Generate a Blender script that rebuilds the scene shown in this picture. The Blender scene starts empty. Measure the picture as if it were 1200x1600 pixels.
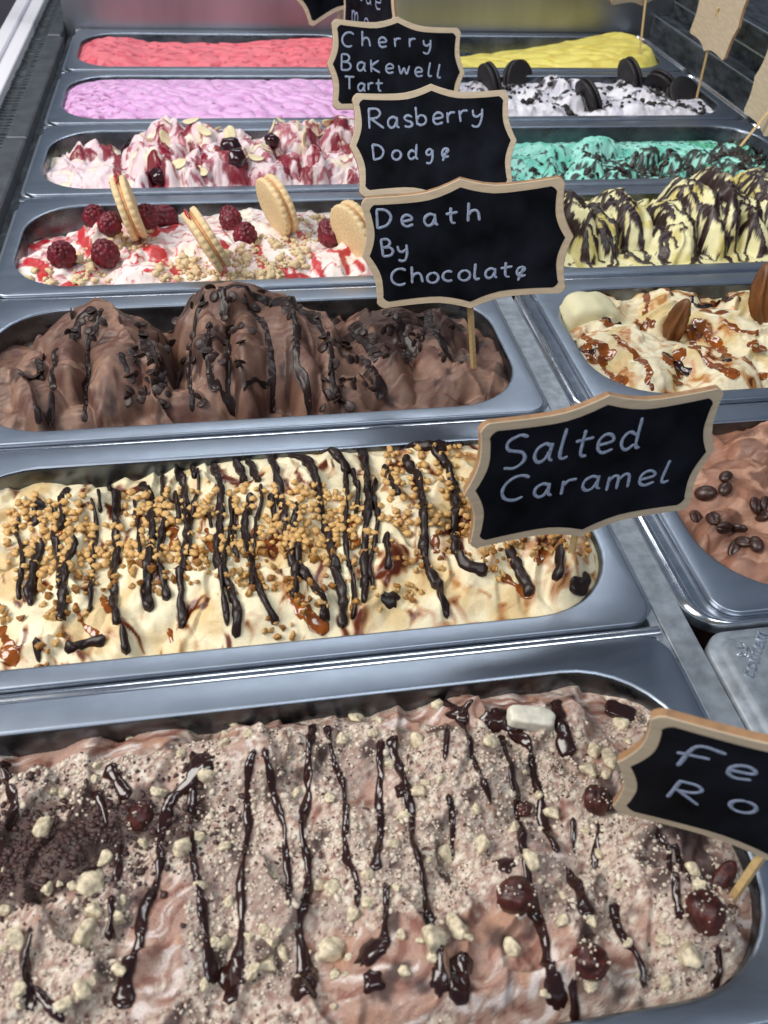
import bpy, math, random
import numpy as np
from mathutils import Vector, Matrix, Euler

S = 0.001                                   # all layout numbers are millimetres; the pan rims lie at z = 0
sc = bpy.context.scene
col = sc.collection

# ------------------------------------------------------------------ camera
CAM = np.array([159.45, -228.47, 312.83]); ROT = (0.8147, -0.0497, -0.1662); FPX = 1330.0
cd = bpy.data.cameras.new('camera'); cam = bpy.data.objects.new('camera', cd); col.objects.link(cam)
cam.location = CAM * S; cam.rotation_euler = ROT
cd.sensor_fit = 'VERTICAL'; cd.sensor_height = 4.80; cd.lens = 4.80 * FPX / 1600
cd.clip_start = 0.01; cd.clip_end = 50
cd.dof.use_dof = True; cd.dof.focus_distance = 0.52; cd.dof.aperture_fstop = 2.2
sc.camera = cam
# ------------------------------------------------------------------ light
w = bpy.data.worlds.new('World'); sc.world = w; w.use_nodes = True
bg = w.node_tree.nodes['Background']; bg.inputs[0].default_value = (0.55, 0.72, 1.0, 1); bg.inputs[1].default_value = 0.17
def area(name, loc, target, sx, sy, power, color):
    l = bpy.data.lights.new(name, 'AREA'); l.shape = 'RECTANGLE'; l.size = sx; l.size_y = sy; l.energy = power; l.color = color
    o = bpy.data.objects.new(name, l); col.objects.link(o); o.location = loc
    o.rotation_euler = (Vector(target) - Vector(loc)).to_track_quat('-Z', 'Y').to_euler(); return o
area('ceiling_lamp', (-0.78, 0.02, 1.02), (0.28, 0.30, 0), 0.80, 0.80, 24.0, (1.0, 0.955, 0.90))
area('front_fill_lamp', (0.45, -0.75, 1.15), (0.35, 0.45, 0), 0.9, 0.30, 7.0, (0.93, 0.97, 1.0))  # added fill from the front, brightens the faces turned to the camera
area('case_lamp', (0.35, 1.00, 1.00), (0.33, 0.75, 0), 1.0, 0.15, 5.0, (0.95, 0.98, 1.0))
sc.view_settings.view_transform = 'Standard'; sc.view_settings.look = 'None'; sc.view_settings.exposure = 0.0
sc.view_settings.gamma = 1; sc.view_settings.use_curve_mapping = False
sc.render.engine = 'CYCLES'; sc.cycles.use_denoising = True; sc.cycles.max_bounces = 8

# ------------------------------------------------------------------ helpers
rng = np.random.default_rng(7); random.seed(7)
def hexc(h):
    v = [int(h[i:i+2], 16) / 255 for i in (0, 2, 4)]
    return np.array([c / 12.92 if c <= .04045 else ((c + .055) / 1.055) ** 2.4 for c in v])
def tag(o, label=None, cat=None, group=None, kind=None):
    for k, v in (('label', label), ('category', cat), ('group', group), ('kind', kind)):
        if v: o[k] = v
    return o
def empty(name, loc=(0, 0, 0)):
    o = bpy.data.objects.new(name, None); o.empty_display_size = .01; o.location = Vector(loc) * S; col.objects.link(o); return o
def mesh_np(name, V, Fq, mat, smooth=True, attrs=None):
    me = bpy.data.meshes.new(name); V = np.asarray(V, np.float32) * S; n = len(Fq)
    lens = [len(f) for f in Fq] if not isinstance(Fq, np.ndarray) else [Fq.shape[1]] * n
    flat = np.concatenate([np.asarray(f) for f in Fq]) if not isinstance(Fq, np.ndarray) else Fq.ravel()
    me.vertices.add(len(V)); me.vertices.foreach_set('co', V.ravel())
    me.loops.add(len(flat)); me.loops.foreach_set('vertex_index', flat.astype(np.int32))
    me.polygons.add(n); st = np.concatenate([[0], np.cumsum(lens)[:-1]]).astype(np.int32)
    me.polygons.foreach_set('loop_start', st)
    me.polygons.foreach_set('use_smooth', np.full(n, smooth))
    for k, a in (attrs or {}).items():
        if a.ndim == 2:
            at = me.attributes.new(k, 'FLOAT_COLOR', 'POINT'); at.data.foreach_set('color', np.c_[a, np.ones(len(a))].astype(np.float32).ravel())
        else:
            at = me.attributes.new(k, 'FLOAT', 'POINT'); at.data.foreach_set('value', a.astype(np.float32))
    me.update(calc_edges=True); me.validate(); me.materials.append(mat); return me
def link(name, me, parent=None, loc=None, rot=None, scale=None):
    o = bpy.data.objects.new(name, me); col.objects.link(o)
    if parent: o.parent = parent
    if loc is not None: o.location = Vector(loc) * S
    if rot is not None: o.rotation_euler = rot
    if scale is not None: o.scale = scale if hasattr(scale, '__len__') else (scale,) * 3
    return o
class MB:
    def __init__(s): s.v = []; s.f = []
    def add(s, V, F):
        b = len(s.v); s.v += [tuple(p) for p in V]; s.f += [tuple(i + b for i in f) for f in F]
    def box(s, x0, x1, y0, y1, z0, z1, bev=0.0):
        b = bev
        V = [(x0, y0, z0), (x1, y0, z0), (x1, y1, z0), (x0, y1, z0), (x0, y0, z1 - b), (x1, y0, z1 - b), (x1, y1, z1 - b), (x0, y1, z1 - b),
             (x0 + b, y0 + b, z1), (x1 - b, y0 + b, z1), (x1 - b, y1 - b, z1), (x0 + b, y1 - b, z1)]
        F = [(3, 2, 1, 0), (0, 1, 5, 4), (1, 2, 6, 5), (2, 3, 7, 6), (3, 0, 4, 7), (4, 5, 9, 8), (5, 6, 10, 9), (6, 7, 11, 10), (7, 4, 8, 11), (8, 9, 10, 11)]
        s.add(V, F)
    def mesh(s, name, mat, smooth=False): return mesh_np(name, np.array(s.v), s.f, mat, smooth)
_A = np.random.default_rng(11).random((64, 64)) * 2 * math.pi; _GX, _GY = np.cos(_A), np.sin(_A)
def vn(x, y, seed=0):                           # gradient noise, about 0..1
    x, y = x * .819 + y * .574 + seed * 17.31, y * .819 - x * .574 + seed * 9.77
    xi = np.floor(x).astype(int); yi = np.floor(y).astype(int); fx = x - xi; fy = y - yi; xi %= 64; yi %= 64; x1 = (xi + 1) % 64; y1 = (yi + 1) % 64
    d = lambda i, j, a, b: _GX[i, j] * a + _GY[i, j] * b
    sx = fx * fx * fx * (fx * (fx * 6 - 15) + 10); sy = fy * fy * fy * (fy * (fy * 6 - 15) + 10)
    a = d(xi, yi, fx, fy); b = d(x1, yi, fx - 1, fy); c_ = d(xi, y1, fx, fy - 1); e = d(x1, y1, fx - 1, fy - 1)
    return .5 + .82 * ((a * (1 - sx) + b * sx) * (1 - sy) + (c_ * (1 - sx) + e * sx) * sy)
def fbm(x, y, s, o=4, seed=0, g=.5):
    t = 0; a = 1; n = 0
    for i in range(o):
        t = t + a * (vn(x / s, y / s, seed + i * 3.7) - .5); n += a; a *= g; s /= 2.03; x, y = x * .8 - y * .6, x * .6 + y * .8
    return t / n * 2.2
def ss(a, b, x):
    t = np.clip((x - a) / (b - a), 0, 1); return t * t * (3 - 2 * t)
def mixc(a, b, m): return a * (1 - m[:, None]) + b * m[:, None]

# ------------------------------------------------------------------ materials
def mat(name, color=(.5, .5, .5), rough=.5, metal=0.0, attr=None, noise=None, bump=None, sss=0, sssr=(1, .5, .3), coat=0, wet=False, trans=0, spec=None, rvar=0):
    m = bpy.data.materials.new(name); m.use_nodes = True; nt = m.node_tree; N = nt.nodes; L = nt.links; b = N['Principled BSDF']
    b.inputs['Roughness'].default_value = rough; b.inputs['Metallic'].default_value = metal
    b.inputs['Base Color'].default_value = (*color, 1); b.inputs['Coat Weight'].default_value = coat; b.inputs['Coat Roughness'].default_value = .12
    if spec is not None: b.inputs['Specular IOR Level'].default_value = spec
    if trans: b.inputs['Transmission Weight'].default_value = trans
    tc = N.new('ShaderNodeTexCoord'); src = None
    if attr:
        a = N.new('ShaderNodeAttribute'); a.attribute_name = attr; src = a.outputs['Color']
    if noise:                                   # (scale per metre, low colour factor, high colour factor[, x stretch])
        t = N.new('ShaderNodeTexNoise'); t.inputs['Scale'].default_value = noise[0]; t.inputs['Detail'].default_value = 5
        v = tc.outputs['Object']
        if len(noise) > 3:
            mp = N.new('ShaderNodeMapping'); mp.inputs['Scale'].default_value = noise[3]; L.new(v, mp.inputs[0]); v = mp.outputs[0]
        L.new(v, t.inputs['Vector'])
        r = N.new('ShaderNodeMapRange'); r.inputs[1].default_value = .3; r.inputs[2].default_value = .7; r.inputs[3].default_value = noise[1]; r.inputs[4].default_value = noise[2]
        L.new(t.outputs[0], r.inputs[0])
        x = N.new('ShaderNodeMix'); x.data_type = 'RGBA'; x.blend_type = 'MULTIPLY'; x.inputs[0].default_value = 1
        if src: L.new(src, x.inputs[6])
        else: x.inputs[6].default_value = (*color, 1)
        L.new(r.outputs[0], x.inputs[7]); src = x.outputs[2]
    if src: L.new(src, b.inputs['Base Color'])
    if rvar:                                    # worn metal: smears and fine scratches change the gloss
        t = N.new('ShaderNodeTexNoise'); t.inputs['Scale'].default_value = 70; t.inputs['Detail'].default_value = 8; t.inputs['Roughness'].default_value = .7
        mp = N.new('ShaderNodeMapping'); mp.inputs['Scale'].default_value = (.35, 1.6, 1); L.new(tc.outputs['Object'], mp.inputs[0]); L.new(mp.outputs[0], t.inputs['Vector'])
        r = N.new('ShaderNodeMapRange'); r.inputs[1].default_value = .32; r.inputs[2].default_value = .68; r.inputs[3].default_value = max(.05, rough - rvar); r.inputs[4].default_value = rough + rvar
        L.new(t.outputs[0], r.inputs[0]); L.new(r.outputs[0], b.inputs['Roughness'])
    if wet:
        a = N.new('ShaderNodeAttribute'); a.attribute_name = 'wet'; r = N.new('ShaderNodeMapRange'); r.inputs[3].default_value = rough; r.inputs[4].default_value = .14
        L.new(a.outputs['Fac'], r.inputs[0]); L.new(r.outputs[0], b.inputs['Roughness'])
    if bump:                                    # list of (scale, strength, distance)
        last = None
        for sc_, st, di in bump:
            t = N.new('ShaderNodeTexNoise'); t.inputs['Scale'].default_value = sc_; t.inputs['Detail'].default_value = 4; L.new(tc.outputs['Object'], t.inputs['Vector'])
            bp = N.new('ShaderNodeBump'); bp.inputs['Strength'].default_value = st; bp.inputs['Distance'].default_value = di
            L.new(t.outputs[0], bp.inputs['Height'])
            if last: L.new(last, bp.inputs['Normal'])
            last = bp.outputs[0]
        L.new(last, b.inputs['Normal'])
    if sss:
        b.inputs['Subsurface Weight'].default_value = sss; b.inputs['Subsurface Radius'].default_value = sssr; b.inputs['Subsurface Scale'].default_value = .004
    return m
M = {}
M['steel'] = mat('brushed_steel', (.46, .51, .58), .45, .95, noise=(60, .9, 1.06), bump=[(900, .05, .0005)])
M['rim'] = mat('satin_rim', (.325, .37, .44), .42, 1, noise=(60, .93, 1.04), bump=[(1200, .06, .0004)], rvar=.035)
M['polish'] = mat('polished_edge', (.72, .74, .78), .19, 1, noise=(120, .86, 1.05), rvar=.05)
M['gutter'] = mat('worn_gutter_steel', (.40, .44, .48), .55, .8, noise=(140, .66, 1.1), bump=[(500, .12, .0006)], rvar=.06)
M['basin'] = mat('basin_steel', (.15, .165, .185), .3, 1, noise=(60, .6, 1.15), rvar=.12)
M['wallsteel'] = mat('case_wall_steel', (.42, .43, .46), .38, 1, noise=(14, .7, 1.1, (1, 1, .25)), bump=[(30, .1, .003)])
M['dark'] = mat('dark_frosted_metal', (.045, .052, .06), .5, .4, noise=(120, .4, 2.2, (1, .3, 1)), bump=[(160, .5, .004)])
M['ledge'] = mat('grey_ledge', (.17, .18, .19), .45, .7, noise=(60, .75, 1.15))
M['white'] = mat('white_rail', (.9, .88, .93), .4)
M['ice'] = mat('ice_cream', rough=.42, attr='tint', noise=(900, .93, 1.05), bump=[(700, .18, .0012), (2600, .2, .0005)], sss=.25, wet=True)
M['gelato'] = mat('smooth_chocolate_gelato', rough=.56, attr='tint', noise=(500, .9, 1.06), bump=[(400, .12, .0015), (1600, .2, .0005)], sss=.08, wet=True)
M['dusted'] = mat('nut_dusted_ice_cream', rough=.6, attr='tint', noise=(2400, .70, 1.16), bump=[(1500, .5, .0012), (3500, .4, .0006)], sss=.1, wet=True)
M['choc'] = mat('dark_chocolate_sauce', hexc('241613'), .38, noise=(300, .75, 1.2), bump=[(900, .12, .0005)], spec=.35)
M['gloss'] = mat('glossy_chocolate_sauce', hexc('2c1613'), .17, noise=(250, .75, 1.2), coat=.3)
M['chip'] = mat('chocolate_chip', hexc('2c1b17'), .48, noise=(1500, .65, 1.35), bump=[(3000, .4, .0004)])
M['caramel'] = mat('caramel_sauce', hexc('8a4810'), .12, noise=(160, .55, 1.35), coat=.6, sss=.2, sssr=(1, .4, .1))
M['nib'] = mat('butterscotch_nib', hexc('d0a566'), .42, noise=(500, .75, 1.15), bump=[(1200, .4, .0008)], sss=.15)
M['nut'] = mat('chopped_hazelnut', hexc('e4d5b6'), .62, noise=(1900, .45, 1.12), bump=[(1800, .6, .0009), (5000, .5, .0004)], sss=.15)
M['flour'] = mat('nut_flour', hexc('decfbc'), .8, noise=(600, .6, 1.1))
M['speck'] = mat('cocoa_speck', hexc('573a33'), .7)
M['hazel'] = mat('chocolate_hazelnut', hexc('431c17'), .4, noise=(1500, .3, 1.8), coat=0, bump=[(1500, .5, .001), (5000, .5, .0005)])
M['whitechoc'] = mat('white_chocolate', hexc('e6e2d2'), .45, noise=(1500, .75, 1.05), bump=[(2200, .5, .0008)], sss=.2)
M['biscuit'] = mat('shortbread', hexc('e6cb9c'), .65, noise=(500, .78, 1.1), bump=[(1500, .35, .0008)], sss=.1)
M['filling'] = mat('biscuit_cream', hexc('d8a06a'), .6, noise=(500, .7, 1.1))
M['raspsauce'] = mat('raspberry_sauce', hexc('b01222'), .15, coat=.4, sss=.2)
M['raspberry'] = mat('raspberry_skin', hexc('6e1426'), .42, noise=(1600, .5, 1.3), bump=[(6000, .3, .0004)], sss=.2, sssr=(1, .2, .2))
M['wafer'] = mat('black_cocoa_wafer', hexc('1f1a1c'), .5, noise=(500, .7, 1.3), bump=[(900, .4, .001)])
M['crumb_dark'] = mat('cocoa_crumb', hexc('231c1c'), .6, noise=(700, .7, 1.4))
M['crumb_brown'] = mat('chocolate_crumb', hexc('3d2623'), .5, noise=(500, .6, 1.5))
M['crumb_pale'] = mat('cookie_crumb', hexc('dfc79e'), .65, noise=(600, .75, 1.1), sss=.1)
M['pecan'] = mat('pecan', hexc('7a4c26'), .45, noise=(1300, .3, 1.35, (2.2, 2.2, .7)), bump=[(1800, .7, .0012), (5000, .4, .0005)])
M['bean'] = mat('coffee_bean', hexc('3a241d'), .36, noise=(1500, .5, 1.5), bump=[(4000, .3, .0004)])
M['almond'] = mat('flaked_almond', hexc('e8d9b0'), .5, noise=(1600, .8, 1.06), sss=.2)
M['cherry'] = mat('dark_cherry', hexc('2b0a14'), .2, coat=.4, noise=(1400, .5, 1.7), bump=[(1600, .4, .0008)])
M['wood'] = mat('pale_plywood', hexc('c6b398'), .6, noise=(60, .86, 1.08, (1, 6, 1)), bump=[(700, .15, .0004)])
M['woodedge'] = mat('plywood_edge', hexc('a07a56'), .65, noise=(150, .7, 1.1))
M['stick'] = mat('birch_stick', hexc('d2b27c'), .55, noise=(80, .8, 1.08, (6, 6, 1)))
M['board'] = mat('black_chalkboard', (.0035, .004, .006), .6, noise=(38, .3, 3.2), spec=.05)
M['chalk'] = mat('blue_grey_chalk', hexc('98a4bd'), .85, noise=(900, .6, 1.1))

# ------------------------------------------------------------------ camera ray, for reading layout off the photograph onto real surfaces
_R = np.array(Euler(ROT, 'XYZ').to_matrix())
def ray(px, py):
    return _R @ np.array([(px - 600) / FPX, -(py - 800) / FPX, -1.0])
def on_plane(px, py, z=0.0):
    d = ray(px, py); return CAM + d * ((z - CAM[2]) / d[2])

# ------------------------------------------------------------------ the display case: wells, bars, walls
P = 170.0; OW, OD = 338.0, 136.0; XL, XR = 0.0, 391.0
def y0(r): return (r - 2) * P + 17
def rrect(x0, y0_, x1, y1, r, z, n=9):
    pts = []
    for cx, cy, a in ((x1 - r, y1 - r, 0), (x0 + r, y1 - r, 90), (x0 + r, y0_ + r, 180), (x1 - r, y0_ + r, 270)):
        for i in range(n + 1):
            t = math.radians(a + 90 * i / n); pts.append((cx + r * math.cos(t), cy + r * math.sin(t), z))
    return pts
def loft(loops, close_last=False, close_first=False):
    n = len(loops[0]); V = [p for l in loops for p in l]; F = []
    for k in range(len(loops) - 1):
        for i in range(n):
            j = (i + 1) % n; F.append((k * n + i, k * n + j, (k + 1) * n + j, (k + 1) * n + i))
    if close_last: F.append(tuple((len(loops) - 1) * n + i for i in range(n)))
    if close_first: F.append(tuple(reversed(range(n))))
    return np.array(V), F

floor_m = MB(); floor_m.box(-400, 900, -330, 1500, -145, -130)
tag(link('case_floor', floor_m.mesh('case_floor', M['dark'])), kind='structure')
bw = MB(); bw.box(-24, 900, 1024, 1040, -129.9, 420)
tag(link('back_wall', bw.mesh('back_wall', M['wallsteel'])), kind='structure')
fr = tag(empty('pan_support_frame', (350, 400, -129)), 'worn stainless steel frame with crossbars that the ice cream pans sit in', 'frame')
def fpart(name, mb, m, smooth=False):
    me = mb.mesh(name, m, smooth); o = link(name, me, fr); o.location = (-.350, -.400, .129); return o
g = MB(); g.box(352, 366, -330, 1020, -40, -4.2, .4); fpart('gutter', g, M['gutter'])
g = MB(); g.box(347, 352.2, -330, 1020, -40, -5.4, .4); fpart('gutter_edge', g, M['gutter'])
for k in range(-1, 7):                          # rounded crossbars between the pans of the left column
    n = 9; V = []; F = []
    prof = [(-.2, -14)] + [(3.0 - 3.2 * math.cos(math.radians(180 * i / n)), -4.6 + 2.6 * math.sin(math.radians(180 * i / n))) for i in range(n + 1)] + [(6.2, -14)]
    for x in (-12, 349): V += [(x, k * P + a, b) for a, b in prof]
    m_ = len(prof); F = [(i, i + 1, m_ + i + 1, m_ + i) for i in range(m_ - 1)]
    q = MB(); q.add(V, F); fpart('crossbar', q, M['polish'], True)
# left ledge, dark frosted channel, white rail
q = MB(); q.box(-41, -22, -330, 640, -60, 3, 1.5); q.box(-41, -22, 641.5, 975, -60, 2.5, 1.5); q.box(-40, -25, 977, 1500, -60, 4, 1.5)
tag(link('side_ledge', q.mesh('side_ledge', M['ledge'])), 'grey metal ledge running along the left side of the pans', 'ledge')
q = MB(); q.box(-21.8, -11, -330, 1023, -60, -9); tag(link('side_channel', q.mesh('side_channel', M['dark'])), kind='structure')
vg = tag(empty('vent_grille', (-52, 600, -40)), 'dark slatted vent grille between white rail and grey side ledge', 'grille')
sm = MB(); sm.box(-10.3, 10.7, -3.2, 3.2, -2, 2, 1)
sme = sm.mesh('slat', M['dark'])
bk = MB(); bk.box(-10.4, 10.8, -900, 900, -30, 24); link('backing', bk.mesh('backing', M['dark']), vg)
for i in range(150):
    link('slat', sme, vg, (0, -460 + i * 8.6, 34 + rng.uniform(-.7, .7)), (rng.uniform(-.35, -.1), rng.uniform(-.05, .05), rng.uniform(-.05, .05)))
q = MB(); q.box(-79, -62.5, -330, 1500, -60, 4, 1); q.box(-95, -79.5, -330, 1500, -60, 8, 1)
tag(link('white_rail', q.mesh('white_rail', M['white'])), 'white moulded rail along the left edge of the display case', 'rail')
q = MB(); q.box(-400, -95.5, -330, 1500, -129, 2); tag(link('outer_panel', q.mesh('outer_panel', mat('dark_mauve_panel', (.05, .04, .05), .4))), kind='structure')
# right side: dark stepped wall with thin steel lines
rw = tag(empty('side_wall', (770, 500, 0)), 'dark stepped metal wall with thin steel strips on the right of the pans', 'wall')
def rpart(name, mb, m): o = link(name, mb.mesh(name, m), rw); o.location = (-.770, -.5, 0); return o
q = MB(); q.box(742, 764, -330, 1023, -60, -6, 1); rpart('ledge', q, M['dark'])
q = MB(); q.box(764.2, 790, -330, 1023, -60, 22, 1); rpart('step', q, M['dark'])
q = MB(); q.box(790.2, 900, -330, 1023, -60, 62, 1); rpart('upper_step', q, M['dark'])
for (x, z) in ((765.5, 22.2), (791.5, 62.2), (791.5, 40)):
    q = MB(); q.box(x - 1.4 if z == 40 else x, x + 1.4, -330, 1023, z - 1.2, z + .8, .3); rpart('steel_strip', q, M['steel'])
for yy in (690,):
    q = MB(); q.box(789.0, 790.1, yy, yy + 3, 23, 60, .2); rpart('seam', q, M['ledge'])

# ------------------------------------------------------------------ pans
def make_pan(r, X0, label, right=False):
    Y = y0(r); t = tag(empty('steel_pan', (X0 + OW / 2, Y + OD / 2, -118)), label, 'pan', 'stainless steel ice cream pans')
    def put(name, lo, m, **k):
        V, F = loft(lo, **k); o = link(name, mesh_np(name, V, F, m, True), t); o.location = Vector((-(X0 + OW / 2), -(Y + OD / 2), 118)) * S; return o
    o = lambda d, z, rr=46: rrect(X0 - d, Y - d, X0 + OW + d, Y + OD + d, rr + d, z)
    fl = lambda d, z: rrect(X0 - 10 - d, Y - 11 - d, X0 + OW + 10 + d, Y + OD + 16 + d, 13 + d, z)
    put('rim', [o(0.2, -.9), o(.9, -.15), o(1.8, 0), fl(-1.2, 0), fl(-.3, -.2), fl(.1, -1), fl(.1, -3.2), fl(-.4, -3.8), fl(-5, -3.9)], M['rim'])
    put('basin', [o(0.2, -.9), o(-.5, -2.2), o(-1.3, -20), o(-1.8, -21.5), o(-4.6, -23), o(-5.2, -25), o(-9, -112), o(-15, -118)], M['basin'], close_last=True)
    if right:
        lp = lambda a, z: rrect(X0 - 10 - a, Y - 11 - min(a, 15) * .38, X0 + OW + 10 + a, Y + OD + 12, 13 + a * .5, z)
        put('lip', [lp(-2, -4.1), lp(6, -4.0), lp(8.4, -3.9), lp(9.2, -2.4), lp(10.4, -1.2), lp(11.6, -1.1), lp(12.6, -1.4), lp(13.6, -2.2), lp(14.6, -3.0), lp(15.1, -4.2), lp(15.2, -9)], M['polish'])
    else:
        lp = lambda a, z: rrect(X0 - 10 - a, Y - 6, X0 + OW + 10 + a, Y + OD + 10, 12, z)
        put('lip', [lp(-2, -4.0), lp(1.5, -4.0), lp(4, -4.4), lp(4.6, -5.4), lp(4.8, -12)], M['steel'])
    return t
PAN = {('L', 1): 'steel pan of hazelnut ice cream dusted with chopped nuts, nearest the camera', ('L', 2): 'steel pan of cream coloured ice cream under butterscotch nibs and chocolate drizzle',
 ('L', 3): 'steel pan of dark brown chocolate ice cream with chocolate chips', ('L', 4): 'steel pan of raspberry ripple ice cream with upright sandwich biscuits',
 ('L', 5): 'steel pan of white and cherry red ice cream with almond flakes', ('L', 6): 'steel pan filled to the rim with lilac ice cream', ('L', 7): 'steel pan of coral red ice cream against the back wall',
 ('R', 2): 'steel pan of brown coffee ice cream scattered with coffee beans', ('R', 3): 'steel pan of vanilla ice cream with caramel sauce and pecans', ('R', 4): 'steel pan of pale yellow ice cream streaked with dark chocolate',
 ('R', 5): 'steel pan of turquoise mint ice cream with chocolate pieces', ('R', 6): 'steel pan of white ice cream with upright black cookies', ('R', 7): 'steel pan of yellow ice cream in the far right corner'}
for (s_, r), lab in PAN.items(): make_pan(r, XL if s_ == 'L' else XR, lab, s_ == 'R')

# steel lid in the near right well
ld = tag(empty('steel_lid', (560, -85, -4)), 'flat stainless steel lid embossed with a small crown and lettering', 'lid')
def lidp(name, V, F, m, sm=True): o = link(name, mesh_np(name, V, F, m, sm), ld); o.location = Vector((-560, 85, 4)) * S; return o
lr = lambda d, z: rrect(366.5 + d, -168 + d, 744 - d, -2.0 - d, 14 - min(d, 9), z)
V, F = loft([lr(0, -9), lr(0.1, -3.2), lr(.8, -2.2), lr(4.5, -2.0), lr(6, -1.4), lr(7.2, -.6), lr(8.6, -.3), lr(12, -.3)], close_last=True)
lidp('plate', V, F, M['gutter'])
fc = bpy.data.curves.new('emboss', 'FONT'); fc.body = 'contem'; fc.size = 9.5 * S; fc.extrude = .35 * S; fc.bevel_depth = .18 * S; fc.space_character = 1.12
tmp = bpy.data.objects.new('tmp', fc); col.objects.link(tmp); bpy.context.view_layer.update()
tme = bpy.data.meshes.new_from_object(tmp.evaluated_get(bpy.context.evaluated_depsgraph_get())); bpy.data.objects.remove(tmp)
tme.materials.clear(); tme.materials.append(M['steel'])
a = on_plane(1176, 1062, 0); o = link('embossed_lettering', tme, ld); o.location = Vector((a[0] - 560, a[1] + 85, 4 - .2)) * S; o.rotation_euler = (0, 0, math.radians(50))
crown = MB(); c = on_plane(1166, 1018, 0)
def tube(mb, pts, rad, k=6, flat=1.0, caps=True):
    pts = [Vector(p) for p in pts]; rings = []; n = len(pts)
    for i, p in enumerate(pts):
        d = (pts[min(i + 1, n - 1)] - pts[max(i - 1, 0)]).normalized(); up = Vector((0, 0, 1)) if abs(d.z) < .95 else Vector((1, 0, 0))
        s_ = d.cross(up).normalized(); u_ = s_.cross(d); rr = rad[i] if hasattr(rad, '__len__') else rad
        rings.append([tuple(p + s_ * rr * math.cos(2 * math.pi * j / k) + u_ * rr * flat * math.sin(2 * math.pi * j / k)) for j in range(k)])
    V, F = loft(rings, caps, caps); mb.add(V, F)
for pts in ([(0, -3), (0, 3)], [(0, -3), (-3.5, -4.2)], [(0, 3), (-3.5, 4.2)], [(-3.5, -4.2), (-1.6, -1.6), (-4.6, 0), (-1.6, 1.6), (-3.5, 4.2)], [(1.4, -3), (1.4, 3)]):
    tube(crown, [(c[0] + x * .77 + y * .64, c[1] - x * .64 + y * .77, -.2) for x, y in pts], .45)
lidp('embossed_crown', np.array(crown.v), crown.f, M['steel'])

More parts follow.
